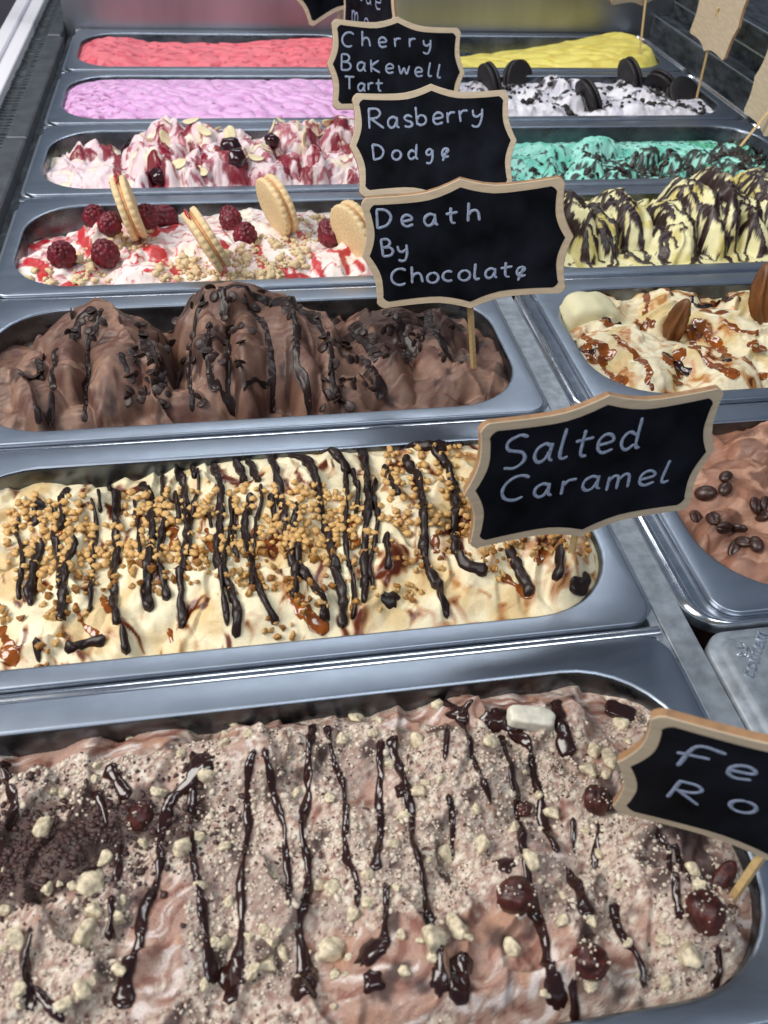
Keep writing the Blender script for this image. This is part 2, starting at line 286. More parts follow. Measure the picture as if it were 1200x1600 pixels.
# ------------------------------------------------------------------ ice cream surfaces
class Tub:
    def __init__(s, r, side, hfun, res=1.0):
        s.X0 = XL if side == 'L' else XR; s.Y0 = y0(r); s.res = .7
        u = np.arange(-6, OW + 6.1, s.res); v = np.arange(-6, OD + 6.1, s.res)
        U, Vv = np.meshgrid(u, v, indexing='ij'); s.shape = U.shape
        s.H = hfun(U.ravel(), Vv.ravel()).reshape(U.shape); s.mres = res
    def h(s, u, v):
        x = np.clip((np.asarray(u, float) + 6) / s.res, 0, s.shape[0] - 1.001); y = np.clip((np.asarray(v, float) + 6) / s.res, 0, s.shape[1] - 1.001)
        i = x.astype(int); j = y.astype(int); fx = x - i; fy = y - j; H = s.H
        return (H[i, j] * (1 - fx) + H[i + 1, j] * fx) * (1 - fy) + (H[i, j + 1] * (1 - fx) + H[i + 1, j + 1] * fx) * fy
    def hit(s, px, py):                          # point of the surface seen at a spot of the photograph, as (u, v)
        d = ray(px, py); z = np.arange(70, -45, -.4); t = (z - CAM[2]) / d[2]
        u = CAM[0] + d[0] * t - s.X0; v = CAM[1] + d[1] * t - s.Y0
        ok = (z < s.h(u, v)) & (u > -4) & (u < OW + 4) & (v > -4) & (v < OD + 4)
        k = int(np.argmax(ok)) if ok.any() else int(np.argmin(abs(z + 4)))
        return float(np.clip(u[k], 1, OW - 1)), float(np.clip(v[k], 1, OD - 1))
    def pt(s, u, v, dz=0): return (s.X0 + u, s.Y0 + v, float(s.h(u, v)) + dz)
    def at(s, px, py, dz=0): return s.pt(*s.hit(px, py), dz)
    def normal(s, u, v, e=2.5):
        return Vector((-(float(s.h(u + e, v)) - float(s.h(u - e, v))) / (2 * e), -(float(s.h(u, v + e)) - float(s.h(u, v - e))) / (2 * e), 1)).normalized()
    def sheet(s, material, cfun, label, parts=True):
        nu = int(OW / s.mres); nv = int(OD / s.mres)
        T = np.linspace(0, 1, nv + 1); vv = .6 + T * (OD - 1.2); R_ = 45.5
        e = np.maximum(0, np.maximum(R_ - vv, vv - (OD - R_))); ins = R_ - np.sqrt(np.maximum(R_ * R_ - e * e, 0)) + .6
        Sg = np.linspace(0, 1, nu + 1)
        U = ins[None, :] + Sg[:, None] * (OW - 2 * ins[None, :]); Vg = np.repeat(vv[None, :], nu + 1, 0)
        u = U.ravel(); v = Vg.ravel(); hh = s.h(u, v)
        out = cfun(u, v, hh); tint, wet = out[0], out[1]
        if len(out) > 2: hh = hh + out[2]
        idx = np.arange(len(u)).reshape(U.shape)
        F = np.stack([idx[:-1, :-1], idx[1:, :-1], idx[1:, 1:], idx[:-1, 1:]], -1).reshape(-1, 4)
        ring = np.concatenate([idx[:, 0], idx[-1, 1:], idx[-2::-1, -1], idx[0, -2:0:-1]])
        V = np.c_[u + s.X0, v + s.Y0, hh]
        cu, cv = OW / 2, OD / 2; rb = np.c_[(u[ring] - cu) * .94 + cu + s.X0, (v[ring] - cv) * .9 + cv + s.Y0, np.full(len(ring), -100.0)]
        nb = len(V); k = len(ring); F2 = np.array([(ring[i], nb + i, nb + (i + 1) % k, ring[(i + 1) % k]) for i in range(k)])
        V = np.r_[V, rb]; tint = np.r_[tint, tint[ring]]; wet = np.r_[wet, wet[ring]]
        s.root = tag(empty('ice_cream', (s.X0 + OW / 2, s.Y0 + OD / 2, -100)), label, 'ice cream', 'ice creams in the steel pans')
        me = mesh_np('ice_cream_mass', V, np.r_[F, F2], material, True, {'tint': np.clip(tint, 0, 1), 'wet': np.clip(wet, 0, 1)})
        s.part('ice_cream_mass', me); s.tint = tint
        return s
    def part(s, name, me, loc=None, rot=None, scale=None):
        off = Vector((s.X0 + OW / 2, s.Y0 + OD / 2, -100))
        l = (Vector(loc) if loc is not None else Vector((0, 0, 0))) - off
        return link(name, me, s.root, l, rot, scale)

def dome(u, v, cu, cv, a, b, rot, h, p=1.0, skew=0.0):
    c_, s_ = math.cos(math.radians(rot)), math.sin(math.radians(rot)); x = ((u - cu) * c_ + (v - cv) * s_) / a; y = (-(u - cu) * s_ + (v - cv) * c_) / b
    x = x + skew * y * y
    d2 = x * x + y * y; return h * np.maximum(1 - d2, -.6) ** 1.0 if p == 1 else h * np.sign(1 - d2) * abs(1 - d2) ** p
def lobes(u, v, base, L, k=1.2, stri=.35, seed=0):
    H = base
    wu = u + fbm(u, v, 26, 3, seed + 5) * 6; wv = v + fbm(u, v, 26, 3, seed + 8) * 6
    for i, (cu, cv, a, b, rot, top, bot, *pp) in enumerate(L):
        p = pp[0] if pp else 1.0
        c_, s_ = math.cos(math.radians(rot)), math.sin(math.radians(rot)); x = ((wu - cu) * c_ + (wv - cv) * s_) / a; y = (-(wu - cu) * s_ + (wv - cv) * c_) / b
        d = np.sqrt(x * x + y * y + 1e-6); prof = np.clip(1 - d ** 2, 0, 1) ** (p * .75) if p >= 0 else np.clip(1 - d, 0, 1) ** (-p)
        z = bot + (top - bot) * prof - np.clip(d - 1, 0, None) * 25
        z = z + stri * np.sin((y * b + 4 * fbm(wu, wv, 18, 2, seed + i)) * 1.5) * prof * (.5 + fbm(u, v, 15, 2, seed + i + 40))
        m = np.clip((z - H) / (2 * k) + .5, 0, 1); H = H * (1 - m) + z * m + k * m * (1 - m)
    return H
def folds(u, v, wl, amp, ang, seed, sharp=.86):   # overlapping scooped layers: slow rise, abrupt lip
    a = math.radians(ang); x = u * math.cos(a) + v * math.sin(a) + fbm(u, v, 70, 2, seed) * 34 + fbm(u, v, 24, 2, seed + 2) * 9
    t = x / wl; k = np.floor(t); t = t - k; am = amp * (.35 + 1.1 * vn(k * .73 + u * 0, v / 45 + k * 1.9, seed + 4)) * ss(-.35, .15, fbm(u, v, 45, 2, seed + 6))
    return am * t ** 1.4 * (1 - ss(sharp, 1, t))
def block(name, m, dims, seed=8):                # a soft edged, slightly uneven block
    V, F = ico(4); V = V / (np.abs(V) ** 6).sum(1)[:, None] ** (1 / 6); V = V * dims; V = V * (1 + .12 * fbm(V[:, 0] * 2 + V[:, 2], V[:, 1] * 2 - V[:, 2], 1.2, 3, seed))[:, None]
    return mesh_np(name, V, F, m, True)
def rlobes(n, seed, ua, va, ab, top, bot, rots=(0, 180)):
    r = np.random.default_rng(seed); L = []
    for i in range(n):
        t = r.uniform(*top); a = r.uniform(*ab)
        L.append((r.uniform(*ua), r.uniform(*va), a, a * r.uniform(.45, .75), r.uniform(*rots), t, t - r.uniform(*bot)))
    return L
def edge(u, v, d=16):                            # 0 at the pan wall, 1 well inside
    R_ = 46.0; qx = abs(u - OW / 2) - OW / 2 + R_; qy = abs(v - OD / 2) - OD / 2 + R_
    sd = np.sqrt(np.maximum(qx, 0) ** 2 + np.maximum(qy, 0) ** 2) + np.minimum(np.maximum(qx, qy), 0) - R_
    return ss(0, d, -sd)
def clampwall(H, u, v, lim=-3.0, d=16):
    e = edge(u, v, d); return np.where(H > lim, lim + (H - lim) * e ** .7, H)
def streaks(u, v, polys, seed=0, wob=.35):       # distance based mask for thin sauce lines: [(points, width)]
    m = np.zeros(len(u))
    for i, (pts, wd) in enumerate(polys):
        pts = np.array(pts, float); best = np.full(len(u), 1e9)
        lo = pts.min(0) - wd * 2 - 2; hi = pts.max(0) + wd * 2 + 2
        sel = (u > lo[0]) & (u < hi[0]) & (v > lo[1]) & (v < hi[1])
        if not sel.any(): continue
        q = np.c_[u[sel], v[sel]]; bs = np.full(len(q), 1e9)
        for a, b in zip(pts[:-1], pts[1:]):
            ab = b - a; t = np.clip(((q - a) @ ab) / (ab @ ab + 1e-9), 0, 1); bs = np.minimum(bs, np.linalg.norm(q - a - t[:, None] * ab, axis=1))
        ww = wd * .5 * (1 + wob * 2 * fbm(q[:, 0], q[:, 1], 9, 2, seed + i))
        m[sel] = np.maximum(m[sel], np.clip(1 - (bs / np.maximum(ww, .3)) ** 2, 0, 1))
    return m
def smooth(pts, step=1.5):
    pts = np.array(pts, float)
    if len(pts) < 2: return pts
    out = []; Q = np.r_[[2 * pts[0] - pts[1]], pts, [2 * pts[-1] - pts[-2]]]
    for i in range(1, len(Q) - 2):
        n = max(2, int(np.linalg.norm(Q[i + 1] - Q[i]) / step)); t = np.linspace(0, 1, n, endpoint=False)[:, None]
        out.append(.5 * (2 * Q[i] + (Q[i + 1] - Q[i - 1]) * t + (2 * Q[i - 1] - 5 * Q[i] + 4 * Q[i + 1] - Q[i + 2]) * t ** 2 + (3 * Q[i] - Q[i - 1] - 3 * Q[i + 1] + Q[i + 2]) * t ** 3))
    return np.r_[np.concatenate(out), [pts[-1]]]
_dz = [0]
def drizzle(tub, path, wd, thick, material, name='sauce_drizzle', head=1.0, tail=1.3, wob=.35, px=True, lift=0.0):
    """a bead of sauce lying on the surface: path in photograph spots (px) or in tub millimetres"""
    _dz[0] += 1; sd = _dz[0] * 1.7
    uv = np.array([tub.hit(*p) for p in path]) if px else np.array(path, float)
    c_ = smooth(uv, 1.1); n = len(c_)
    if n < 3: return
    s_ = np.r_[0, np.cumsum(np.linalg.norm(np.diff(c_, axis=0), axis=1))]
    c_ = c_ + np.c_[fbm(s_, s_ * 0 + sd, 11, 2, sd), fbm(s_, s_ * 0 + sd, 11, 2, sd + 3)] * wd * .28
    d = np.gradient(c_, axis=0); d /= np.linalg.norm(d, axis=1)[:, None] + 1e-9; nn = np.c_[-d[:, 1], d[:, 0]]
    ww = wd * .5 * (1 + wob * 2 * fbm(s_, s_ * 0 + sd, 9, 3, sd + 7)); Ln = s_[-1]
    x = np.minimum(s_ / (wd * .7 * max(1, head * .8)), 1); y = np.minimum((Ln - s_) / (wd * .7 * max(1, tail * .8)), 1)
    ww = ww * (1 + (head - 1) * np.exp(-s_ / (wd * 2.2))) * (1 + (tail - 1) * np.exp(-(Ln - s_) / (wd * 2.0)))
    ww = np.maximum(ww * np.sqrt(np.clip(1 - (1 - x) ** 2, 0, 1)) * np.sqrt(np.clip(1 - (1 - y) ** 2, 0, 1)), .06)
    lf = lift * np.clip(.8 + .7 * fbm(s_, s_ * 0 + sd, 14, 2, sd + 11), 0, 1.4)
    K = 9; an = np.linspace(0, math.pi, K); V = []
    for i in range(n):
        cr = c_[i][None, :] + nn[i][None, :] * (ww[i] * np.cos(an))[:, None]
        z = tub.h(cr[:, 0], cr[:, 1]); zc = np.maximum(z, z.mean() - .8)
        th = thick * min(1.0, ww[i] / (wd * .5)) ** .7
        V.append(np.c_[cr[:, 0] + tub.X0, cr[:, 1] + tub.Y0, zc + lf[i] * np.sin(an) ** .35 + th * np.sin(an) ** .8 - .25 + .12 * fbm(cr[:, 0], cr[:, 1], 4, 2, sd)])
    V = np.concatenate(V); i, j = np.meshgrid(np.arange(n - 1), np.arange(K - 1), indexing='ij'); b = (i * K + j).ravel()
    F = np.stack([b, b + 1, b + K + 1, b + K], -1)
    tub.part(name, mesh_np(name, V, F[:, ::-1], material, True))
def blob(tub, p, a, b, rot, thick, material, name, px=True):
    _dz[0] += 1; u0, v0 = tub.hit(*p) if px else p; n = 26; V = []; F = []; K = 6
    for k in range(K):
        f = math.sin(math.pi / 2 * k / (K - 1)); zt = thick * math.sqrt(max(0, 1 - f * f))
        for i in range(n):
            t = 2 * math.pi * i / n; rr = 1 + .28 * float(fbm(np.array([math.cos(t) * 2 + _dz[0] * 3]), np.array([math.sin(t) * 2]), 1.6, 2, _dz[0])[0]) * 2 * f
            x, y = a * f * rr * math.cos(t), b * f * rr * math.sin(t); u = u0 + x * math.cos(rot) - y * math.sin(rot); v = v0 + x * math.sin(rot) + y * math.cos(rot)
            V.append((u + tub.X0, v + tub.Y0, float(tub.h(u, v)) + zt - .25))
    for k in range(1, K - 1):
        F += [(k * n + i, (k + 1) * n + i, (k + 1) * n + (i + 1) % n, k * n + (i + 1) % n) for i in range(n)]
    F.append(tuple(n + i for i in range(n))); return tub.part(name, mesh_np(name, np.array(V), F, material, True))

# lumps: shared meshes for nibs, nuts, chips, crumbs
def ico(sub):
    import bmesh
    b = bmesh.new(); bmesh.ops.create_icosphere(b, subdivisions=sub, radius=1); V = np.array([x.co[:] for x in b.verts]); F = [tuple(x.index for x in f.verts) for f in b.faces]; b.free(); return V, np.array(F)
I1, I2, I3 = ico(1), ico(2), ico(3)
def lump(name, base, amp, seed, m, sx=1, sy=1, sz=1, facet=0.0, smooth_=True):
    V, F = base; V = V.copy(); n = fbm(V[:, 0] * 3 + seed * 5, V[:, 1] * 3 + V[:, 2] * 2.3 + seed, 1.6, 2, seed)
    V = V * (1 + amp * 2 * n)[:, None]
    if facet:
        r = np.random.default_rng(seed + 100)
        for _ in range(6):
            d = r.normal(size=3); d /= np.linalg.norm(d); k = V @ d; V = V - np.clip(k - facet, 0, None)[:, None] * d
    return mesh_np(name, V * [sx, sy, sz], F, m, smooth_)
def rot_to(n, spin=0.0): return (n.to_track_quat('Z', 'Y') @ Euler((0, 0, spin)).to_quaternion()).to_euler()
def join_lumps(name, m, base, items, amp=.25, facet=0.0):
    """items: (x, y, z, rx, ry, rz) -> one mesh of many small grains"""
    V0, F0 = base; n0 = len(V0); Vs = []; Fs = []; r = np.random.default_rng(5)
    q = [V0 * (1 + amp * (r.random((n0, 1)) - .5) * 2) for _ in range(12)]
    for i, (x, y, z, a, b, c_) in enumerate(items):
        t = r.uniform(0, 6.28); ct, st = math.cos(t), math.sin(t); v = q[i % 12] * [a, b, c_]
        v = np.c_[v[:, 0] * ct - v[:, 1] * st + x, v[:, 0] * st + v[:, 1] * ct + y, v[:, 2] + z]; Vs.append(v); Fs.append(F0 + i * n0)
    return mesh_np(name, np.concatenate(Vs), np.concatenate(Fs), m, True)
C = hexc

# ------------------------------------------------------------------ contents of the pans and the signs
def crop(ox, oy, k=.5): return lambda L: [(ox + x * k, oy + y * k) for x, y in L]

# ================================================================== near pan: hazelnut ice cream dusted with chopped nuts
def h1(u, v):
    base = -10 + fbm(u, v, 70, 3, 1) * 4 - 5 * ss(110, 136, v)
    L = rlobes(70, 21, (10, 330), (8, 118), (16, 34), (-10, 1), (6, 12), (20, 110))
    L += [(205, 20, 60, 22, 14, -1, -9), (118, 40, 20, 46, -12, -1, -10), (150, 112, 44, 16, 10, 1, -8), (235, 92, 30, 22, 60, 3, -8), (300, 40, 18, 34, 20, -1, -10), (265, 118, 40, 12, -12, -2, -12), (110, 118, 60, 10, 4, -3, -12)]
    H = lobes(u, v, base, L, 1.0, .5, 3)
    return clampwall(H + folds(u, v, 44, 9, 62, 8, .93) + folds(u, v, 27, 5, -20, 18, .9) + fbm(u, v, 9, 3, 6) * .9, u, v, -8, 14)
t1 = Tub(1, 'L', h1, .75)
def c1(u, v, h):
    wu = u + fbm(u, v, 30, 3, 2) * 14; wv = v + fbm(u, v, 30, 3, 9) * 14
    mar = fbm(wu * .30 + wv * .25, wv * 1.9 - wu * .8, 11, 4, 31)
    ice = mixc(np.tile(C('b39080'), (len(u), 1)), C('8f6254'), ss(.08, .3, mar)); ice = mixc(ice, C('e6d6cf'), ss(.1, .32, -mar)); ice = mixc(ice, C('b98f78'), ss(.15, .35, fbm(wu, wv, 22, 3, 77)))
    dn = fbm(u, v, 34, 4, 15) + .64 + .40 * fbm(u, v, 13, 3, 17)
    for cu, cv, a, b in ((215, 22, 62, 20), (116, 42, 11, 30), (120, 129, 95, 7), (268, 124, 60, 11), (320, 30, 16, 24), (60, 130, 40, 8)):
        dn = dn - .95 * np.exp(-(((u - cu) / a) ** 2 + ((v - cv) / b) ** 2) ** 2)
    pw = ss(-.12, .42, dn + fbm(u, v, 5, 3, 44) * .7 + fbm(u, v, 16, 3, 46) * .35)
    f1 = fbm(u, v, 3.2, 3, 51); f2 = fbm(u, v, 1.9, 2, 63)
    fl = mixc(np.tile(C('d4bfaf'), (len(u), 1)), C('aa8c7e'), ss(.05, .35, f1)); fl = mixc(fl, C('e8decd'), ss(.1, .4, -f1)); fl = mixc(fl, C('6a4a42'), ss(.16, .38, f2) * .75)
    fl = mixc(fl, C('8d7570'), ss(.1, .4, fbm(u, v, 40, 3, 70)) * .6)
    dk = ss(.2, .6, 1.15 * np.exp(-(((u - 72 - (v - 88) * .9) / 44) ** 2 + ((v - 86) / 17) ** 2)) + np.exp(-(((u - 318) / 16) ** 2 + ((v - 52) / 22) ** 2)) * .9 + fbm(u, v, 14, 3, 90) * 1.1)
    t = mixc(ice, fl, pw); t = mixc(t, mixc(np.tile(C('3b2524'), (len(u), 1)), C('4d3631'), ss(0, .4, f1)), dk * .9)
    return t, (1 - pw) * .35 * (1 - dk), pw * (f1 * .45 + f2 * .3)
t1.sheet(M['dusted'], c1, 'light brown hazelnut ice cream dusted with nut crumbs and glossy chocolate drizzle')
a7 = crop(0, 1040); a8 = crop(600, 1040)
for pts, wd, hd, tl in [
    (a7([(640, 270), (600, 360), (530, 430), (500, 560), (500, 640), (450, 770), (430, 880), (390, 980), (370, 1080)]), 3.4, 2.6, 2.8),
    (a7([(600, 380), (600, 560), (625, 700), (645, 830), (655, 930), (680, 1000)]), 2.9, 1, 2.2),
    (a7([(790, 260), (775, 400), (770, 550), (755, 640), (755, 800), (740, 930), (720, 1060)]), 2.9, 1.3, 3.6),
    (a7([(825, 260), (850, 370), (880, 480), (900, 650), (905, 760)]), 2.5, 1.5, 1.0),
    (a7([(980, 180), (965, 300), (960, 420), (945, 530), (965, 650), (940, 800), (950, 900), (965, 1000)]), 2.9, 1.8, 4.2),
    (a7([(1020, 190), (1045, 310), (1080, 400), (1080, 580), (1110, 660), (1120, 760)]), 2.5, 1, 1.4),
    (a7([(1190, 230), (1185, 400), (1190, 520), (1170, 640)]), 2.6, 1.5, 1.7),
    (a7([(330, 320), (370, 350), (400, 420)]), 4.2, 1.2, 1.3), (a7([(290, 400), (320, 430), (335, 500)]), 2.6, 1, 1.3),
    (a7([(380, 560), (372, 620), (360, 680)]), 2.4, 1, 1.2), (a7([(352, 720), (345, 800), (340, 860)]), 2.6, 1, 1.2),
    (a7([(90, 820), (80, 950), (100, 1080)]), 2.5, 1, 1.6), (a7([(10, 300), (40, 420), (30, 520)]), 3.4, 1.2, 1.6),
    (a8([(20, 220), (50, 330), (80, 440), (95, 560), (125, 680), (145, 800), (175, 930), (190, 1010)]), 2.7, 2.4, 2.4),
    (a8([(240, 140), (270, 240), (300, 340), (335, 430)]), 2.6, 2.6, 1), (a8([(200, 400), (215, 500), (215, 610)]), 2.2, 1.3, 1.4),
    (a8([(360, 220), (400, 330), (415, 440), (430, 560), (450, 650), (470, 740), (500, 850), (520, 950), (540, 1040)]), 2.8, 1.2, 2.0),
    (a8([(340, 140), (440, 230), (465, 330), (490, 430), (500, 500), (545, 590)]), 3.0, 3.4, 1.2),
    (a8([(530, 110), (560, 230), (580, 290)]), 5.0, 1.2, 1.5), (a8([(855, 510), (890, 600), (910, 700), (925, 800)]), 2.2, 1, 1.3),
    (a8([(900, 560), (925, 620), (950, 680)]), 2.3, 1, 1.3), (a8([(590, 480), (592, 540), (595, 590)]), 2.0, 1, 1), (a8([(665, 490), (660, 570), (655, 640)]), 2.0, 1, 1),
    (a8([(570, 630), (620, 730), (640, 800)]), 3.2, 1.2, 2.2), (a8([(720, 740), (740, 840), (800, 930), (810, 1010)]), 2.4, 1.3, 1.3), (a8([(0, 680), (6, 780), (0, 870)]), 2.4, 1, 1.8),
    (a8([(240, 890), (240, 960), (225, 1060)]), 3.4, 1.8, 2.4), (a8([(190, 180), (195, 240), (190, 300)]), 1.8, 1, 1), (a8([(160, 30), (210, 130), (235, 160)]), 3.4, 1, 1.4), (a7([(100, 1000), (180, 1090), (200, 1118)]), 3.0, 1, 2),
    (a8([(590, 980), (600, 1060), (590, 1110)]), 3, 1, 1.5), (a8([(1040, 880), (1050, 960), (1020, 1010)]), 2.6, 1, 1.2), (a8([(440, 760), (480, 800)]), 5, 1, 1)]:
    drizzle(t1, pts, wd * 1.08, wd * .34, M['gloss'], head=hd, tail=tl * .85, wob=.45, lift=.9)
for (x, y), a, b, r in ((a7([(1165, 890)])[0], 8, 4.5, .5), (a7([(950, 990)])[0], 5.5, 5.5, 0), (a7([(1165, 985)])[0], 4, 3.6, 0), (a7([(730, 970)])[0], 4.6, 7, .2), (a8([(60, 390)])[0], 3.4, 4, 0), (a8([(175, 985)])[0], 3.2, 4.5, 0), (a8([(535, 1015)])[0], 3.4, 4.6, .3), (a8([(380, 620)])[0], 3.2, 4.6, 0), (a7([(625, 310)])[0], 6, 7, .3), (a8([(350, 170)])[0], 7, 4, -.4), (a8([(240, 145)])[0], 4.5, 3.5, 0), (a8([(735, 145)])[0], 6, 3.5, -.5)):
    blob(t1, (x, y), a, b, r, 2.2, M['gloss'], 'sauce_pool')
nutm = [lump('nut_piece', I3, .20, i, M['nut'], 1.1, .95, .8, .6) for i in range(9)]
npos = a7([(300, 355), (135, 515), (450, 560), (565, 570), (330, 600), (285, 690), (300, 770), (265, 850), (365, 790), (780, 850), (830, 830), (885, 900), (1035, 900), (1100, 775), (1150, 745), (1040, 700), (700, 870), (640, 1000), (840, 940), (10, 770), (55, 860), (260, 1020), (370, 950), (1110, 155), (1065, 235), (700, 245), (645, 345), (620, 535), (1150, 660), (1000, 690), (230, 690), (60, 1010), (790, 960), (150, 700), (205, 1060)])
npos += a8([(165, 125), (20, 310), (130, 370), (175, 360), (110, 400), (185, 590), (35, 700), (155, 860), (225, 820), (400, 880), (630, 525), (945, 910), (700, 300), (660, 270), (745, 185), (870, 860), (640, 1000), (455, 610), (100, 240), (525, 465), (880, 1000), (760, 240), (960, 640), (300, 560), (60, 480), (980, 690), (730, 690), (555, 800), (640, 330), (690, 340), (30, 560), (330, 240)])
npos += [(rng.uniform(0, 1150), rng.uniform(1110, 1590)) for _ in range(60)]
big = {a7([(265, 850)])[0], a7([(1035, 900)])[0], a8([(945, 910)])[0], a8([(700, 300)])[0], a7([(135, 515)])[0], a8([(155, 860)])[0], a8([(225, 820)])[0], a7([(285, 690)])[0]}
for i, p in enumerate(npos):
    u, v = t1.hit(*p); s_ = (rng.uniform(4.4, 5.4) if p in big else (rng.uniform(2.0, 4.0) if i < 68 else rng.uniform(1.2, 2.6)))
    t1.part('nut_piece', nutm[i % 9], t1.pt(u, v, s_ * .3), tuple(rng.uniform(-.6, .6, 2)) + (rng.uniform(0, 6),), s_)
r1 = np.random.default_rng(3)
uu = r1.uniform(6, 332, 17000); vv = r1.uniform(4, 126, 17000); dens = fbm(uu, vv, 34, 4, 15) + .28 + .45 * fbm(uu, vv, 13, 3, 17)
for cu, cv, a, b in ((215, 20, 62, 18), (116, 42, 9, 26), (120, 129, 90, 7), (268, 124, 60, 11)): dens = dens - 1.1 * np.exp(-(((uu - cu) / a) ** 2 + ((vv - cv) / b) ** 2) ** 2)
dens = dens - 1.0 * np.exp(-(((uu - 72 - (vv - 88) * .7) / 44) ** 2 + ((vv - 86) / 17) ** 2))
ok = (dens > r1.uniform(-.15, .35, 17000)) & (edge(uu, vv, 8) > .6); uu, vv = uu[ok], vv[ok]; zz = t1.h(uu, vv)
it = [(t1.X0 + a, t1.Y0 + b, c_ + .25, s_, s_ * .8, s_ * .65) for a, b, c_, s_ in zip(uu, vv, zz, .36 + r1.exponential(.28, len(uu)).clip(0, 1.9))]
k = int(len(it) * .62)
dkc = []
for _ in range(2400):
    v_ = 86 + rng.normal() * 13; u_ = 72 + (v_ - 88) * .7 + rng.normal() * 30
    if 8 < u_ < 150 and 40 < v_ < 122: q_ = .3 + rng.exponential(.4); q_ = min(q_, 2.0); dkc.append((*t1.pt(u_, v_, q_ * .3), q_, q_ * .8, q_ * .6))
def stuff(tub, name, me): o = tub.part(name, me); o['kind'] = 'stuff'; return o
stuff(t1, 'dark_crumbs', join_lumps('dark_crumbs', M['crumb_brown'], I1, dkc, .4))
stuff(t1, 'nut_crumbs', join_lumps('nut_crumbs', M['flour'], I1, it[:k])); stuff(t1, 'cocoa_specks', join_lumps('cocoa_specks', M['speck'], I1, [(x, y, z, a * .72, b * .62, c_ * .5) for x, y, z, a, b, c_ in it[k:]]))
hz = [lump('hazelnut', ico(4), .07, i + 3, M['hazel'], .9, .86, .98) for i in range(3)]
for i, (p, s_, lab) in enumerate([(a8([(660, 425)])[0], 6.2, 'dark chocolate hazelnut right beside the left point of the nearest sign'), (a8([(410, 725)])[0], 7.4, 'large glossy reddish brown hazelnut low in the middle of the nut dusted ice cream'),
    (a8([(640, 930)])[0], 6.6, 'round brown hazelnut near the front edge of the nearest pan'), (a8([(1000, 775)])[0], 7.6, 'dark hazelnut at the foot of the nearest sign\'s stick'), (a7([(440, 480)])[0], 5.6, 'small dark hazelnut left of centre in the nearest pan'), (a8([(436, 452)])[0], 3.6, 'smallest dark hazelnut, beside a thin drizzle right of centre')]):
    u, v = t1.hit(*p); o = link('hazelnut', hz[i % 3], None, t1.pt(u, v, s_ * .18), tuple(rng.uniform(0, 3, 3)), s_); tag(o, lab, 'hazelnut', 'hazelnuts in the nearest pan')
    q_ = rng.normal(size=(46, 3)); q_ /= np.linalg.norm(q_, axis=1)[:, None]
    cr_ = link('crumbs', join_lumps('crumbs', M['flour'], I1, [(*(p_ * 1.0), *(rng.uniform(.03, .11) * np.array([1, .9, .8]))) for p_ in q_]), o); cr_['kind'] = 'stuff'
u, v = t1.hit(*a8([(1055, 668)])[0]); o = link('almond', lump('almond', I3, .04, 9, M['hazel'], 1.6, .8, .6), None, t1.pt(u, v, 2.5), (.3, -.4, .6), 4.4); tag(o, 'brown skinned almond leaning beside the stick of the nearest sign', 'almond')
u, v = t1.hit(*a8([(455, 175)])[0]); o = link('white_chocolate_chunk', block('white_chocolate_chunk', M['whitechoc'], (1.35, .62, .5), 4), None, t1.pt(u, v, 2.2), (0, .1, -.2), 7.2); tag(o, 'white chocolate chunk at the back of the nearest pan', 'chocolate')
u, v = t1.hit(*a8([(735, 150)])[0]); o = link('chocolate_shard', block('chocolate_shard', M['gloss'], (1.2, .7, .3), 5), None, t1.pt(u, v, 1.5), (0, .1, -.5), 5.6); tag(o, 'flat dark chocolate shard at the back right of the nearest pan', 'chocolate')

# ================================================================== salted caramel
def h2(u, v):
    base = -15 + 13 * ss(10, 210, u) + 5 * np.sin(np.clip(v / 136, 0, 1) * math.pi) - 7 * ss(95, 136, v) * (1 - ss(60, 210, u)) - 4 * ss(30, 0, v)
    L = rlobes(60, 42, (10, 330), (10, 128), (12, 28), (-1.6, 1.6), (5, 9), (40, 120))
    L = [(a, b, c_, d, e, float(-13 + 13 * ss(10, 210, np.array(a)) + 5 * math.sin(b / 136 * math.pi)) + f * 2.0 + 1.5, float(-13 + 13 * ss(10, 210, np.array(a)) + 5 * math.sin(b / 136 * math.pi)) - 5) for a, b, c_, d, e, f, g_ in L]
    L += [(158, 22, 36, 24, 10, 5, -9), (120, 40, 24, 36, 80, 1, -9), (235, 12, 34, 20, 16, 1, -9), (78, 104, 12, 16, 70, 1, -8), (272, 22, 34, 20, -10, 1, -9), (66, 30, 28, 22, 20, -4, -12), (245, 72, 24, 44, 10, 8, -6), (208, 118, 40, 16, 8, 4, -6), (318, 34, 16, 30, 10, 0, -9), (265, 125, 40, 14, 0, 4, -8)]
    return clampwall(lobes(u, v, base, L, .9, .4, 12) + folds(u, v, 36, 7, 75, 28, .92) + folds(u, v, 26, 5, 10, 38, .92) + fbm(u, v, 10, 3, 2) * .8, u, v, -4, 13)
t2 = Tub(2, 'L', h2, .85)
def c2(u, v, h):
    wu = u + fbm(u, v, 25, 3, 2) * 12; wv = v + fbm(u, v, 25, 3, 9) * 12
    t = mixc(np.tile(C('e9dcba'), (len(u), 1)), C('d8be8c'), ss(.0, .4, fbm(wu, wv, 40, 3, 3)))
    st = ss(.06, .34, fbm(wu * 1.6, wv * .7, 15, 3, 23) + .12 * fbm(u, v, 60, 2, 8) + .14 * ss(170, 300, u) - .08)
    t = mixc(t, C('a8651f'), st * .8); st2 = ss(.30, .44, fbm(wu * 1.6, wv * .7, 15, 3, 23)); t = mixc(t, C('5e260e'), st2)
    return t, st * .8
t2.sheet(M['ice'], c2, 'cream coloured ice cream covered in golden butterscotch nibs and dark drizzle')
b5 = crop(0, 660); b6 = crop(600, 700)
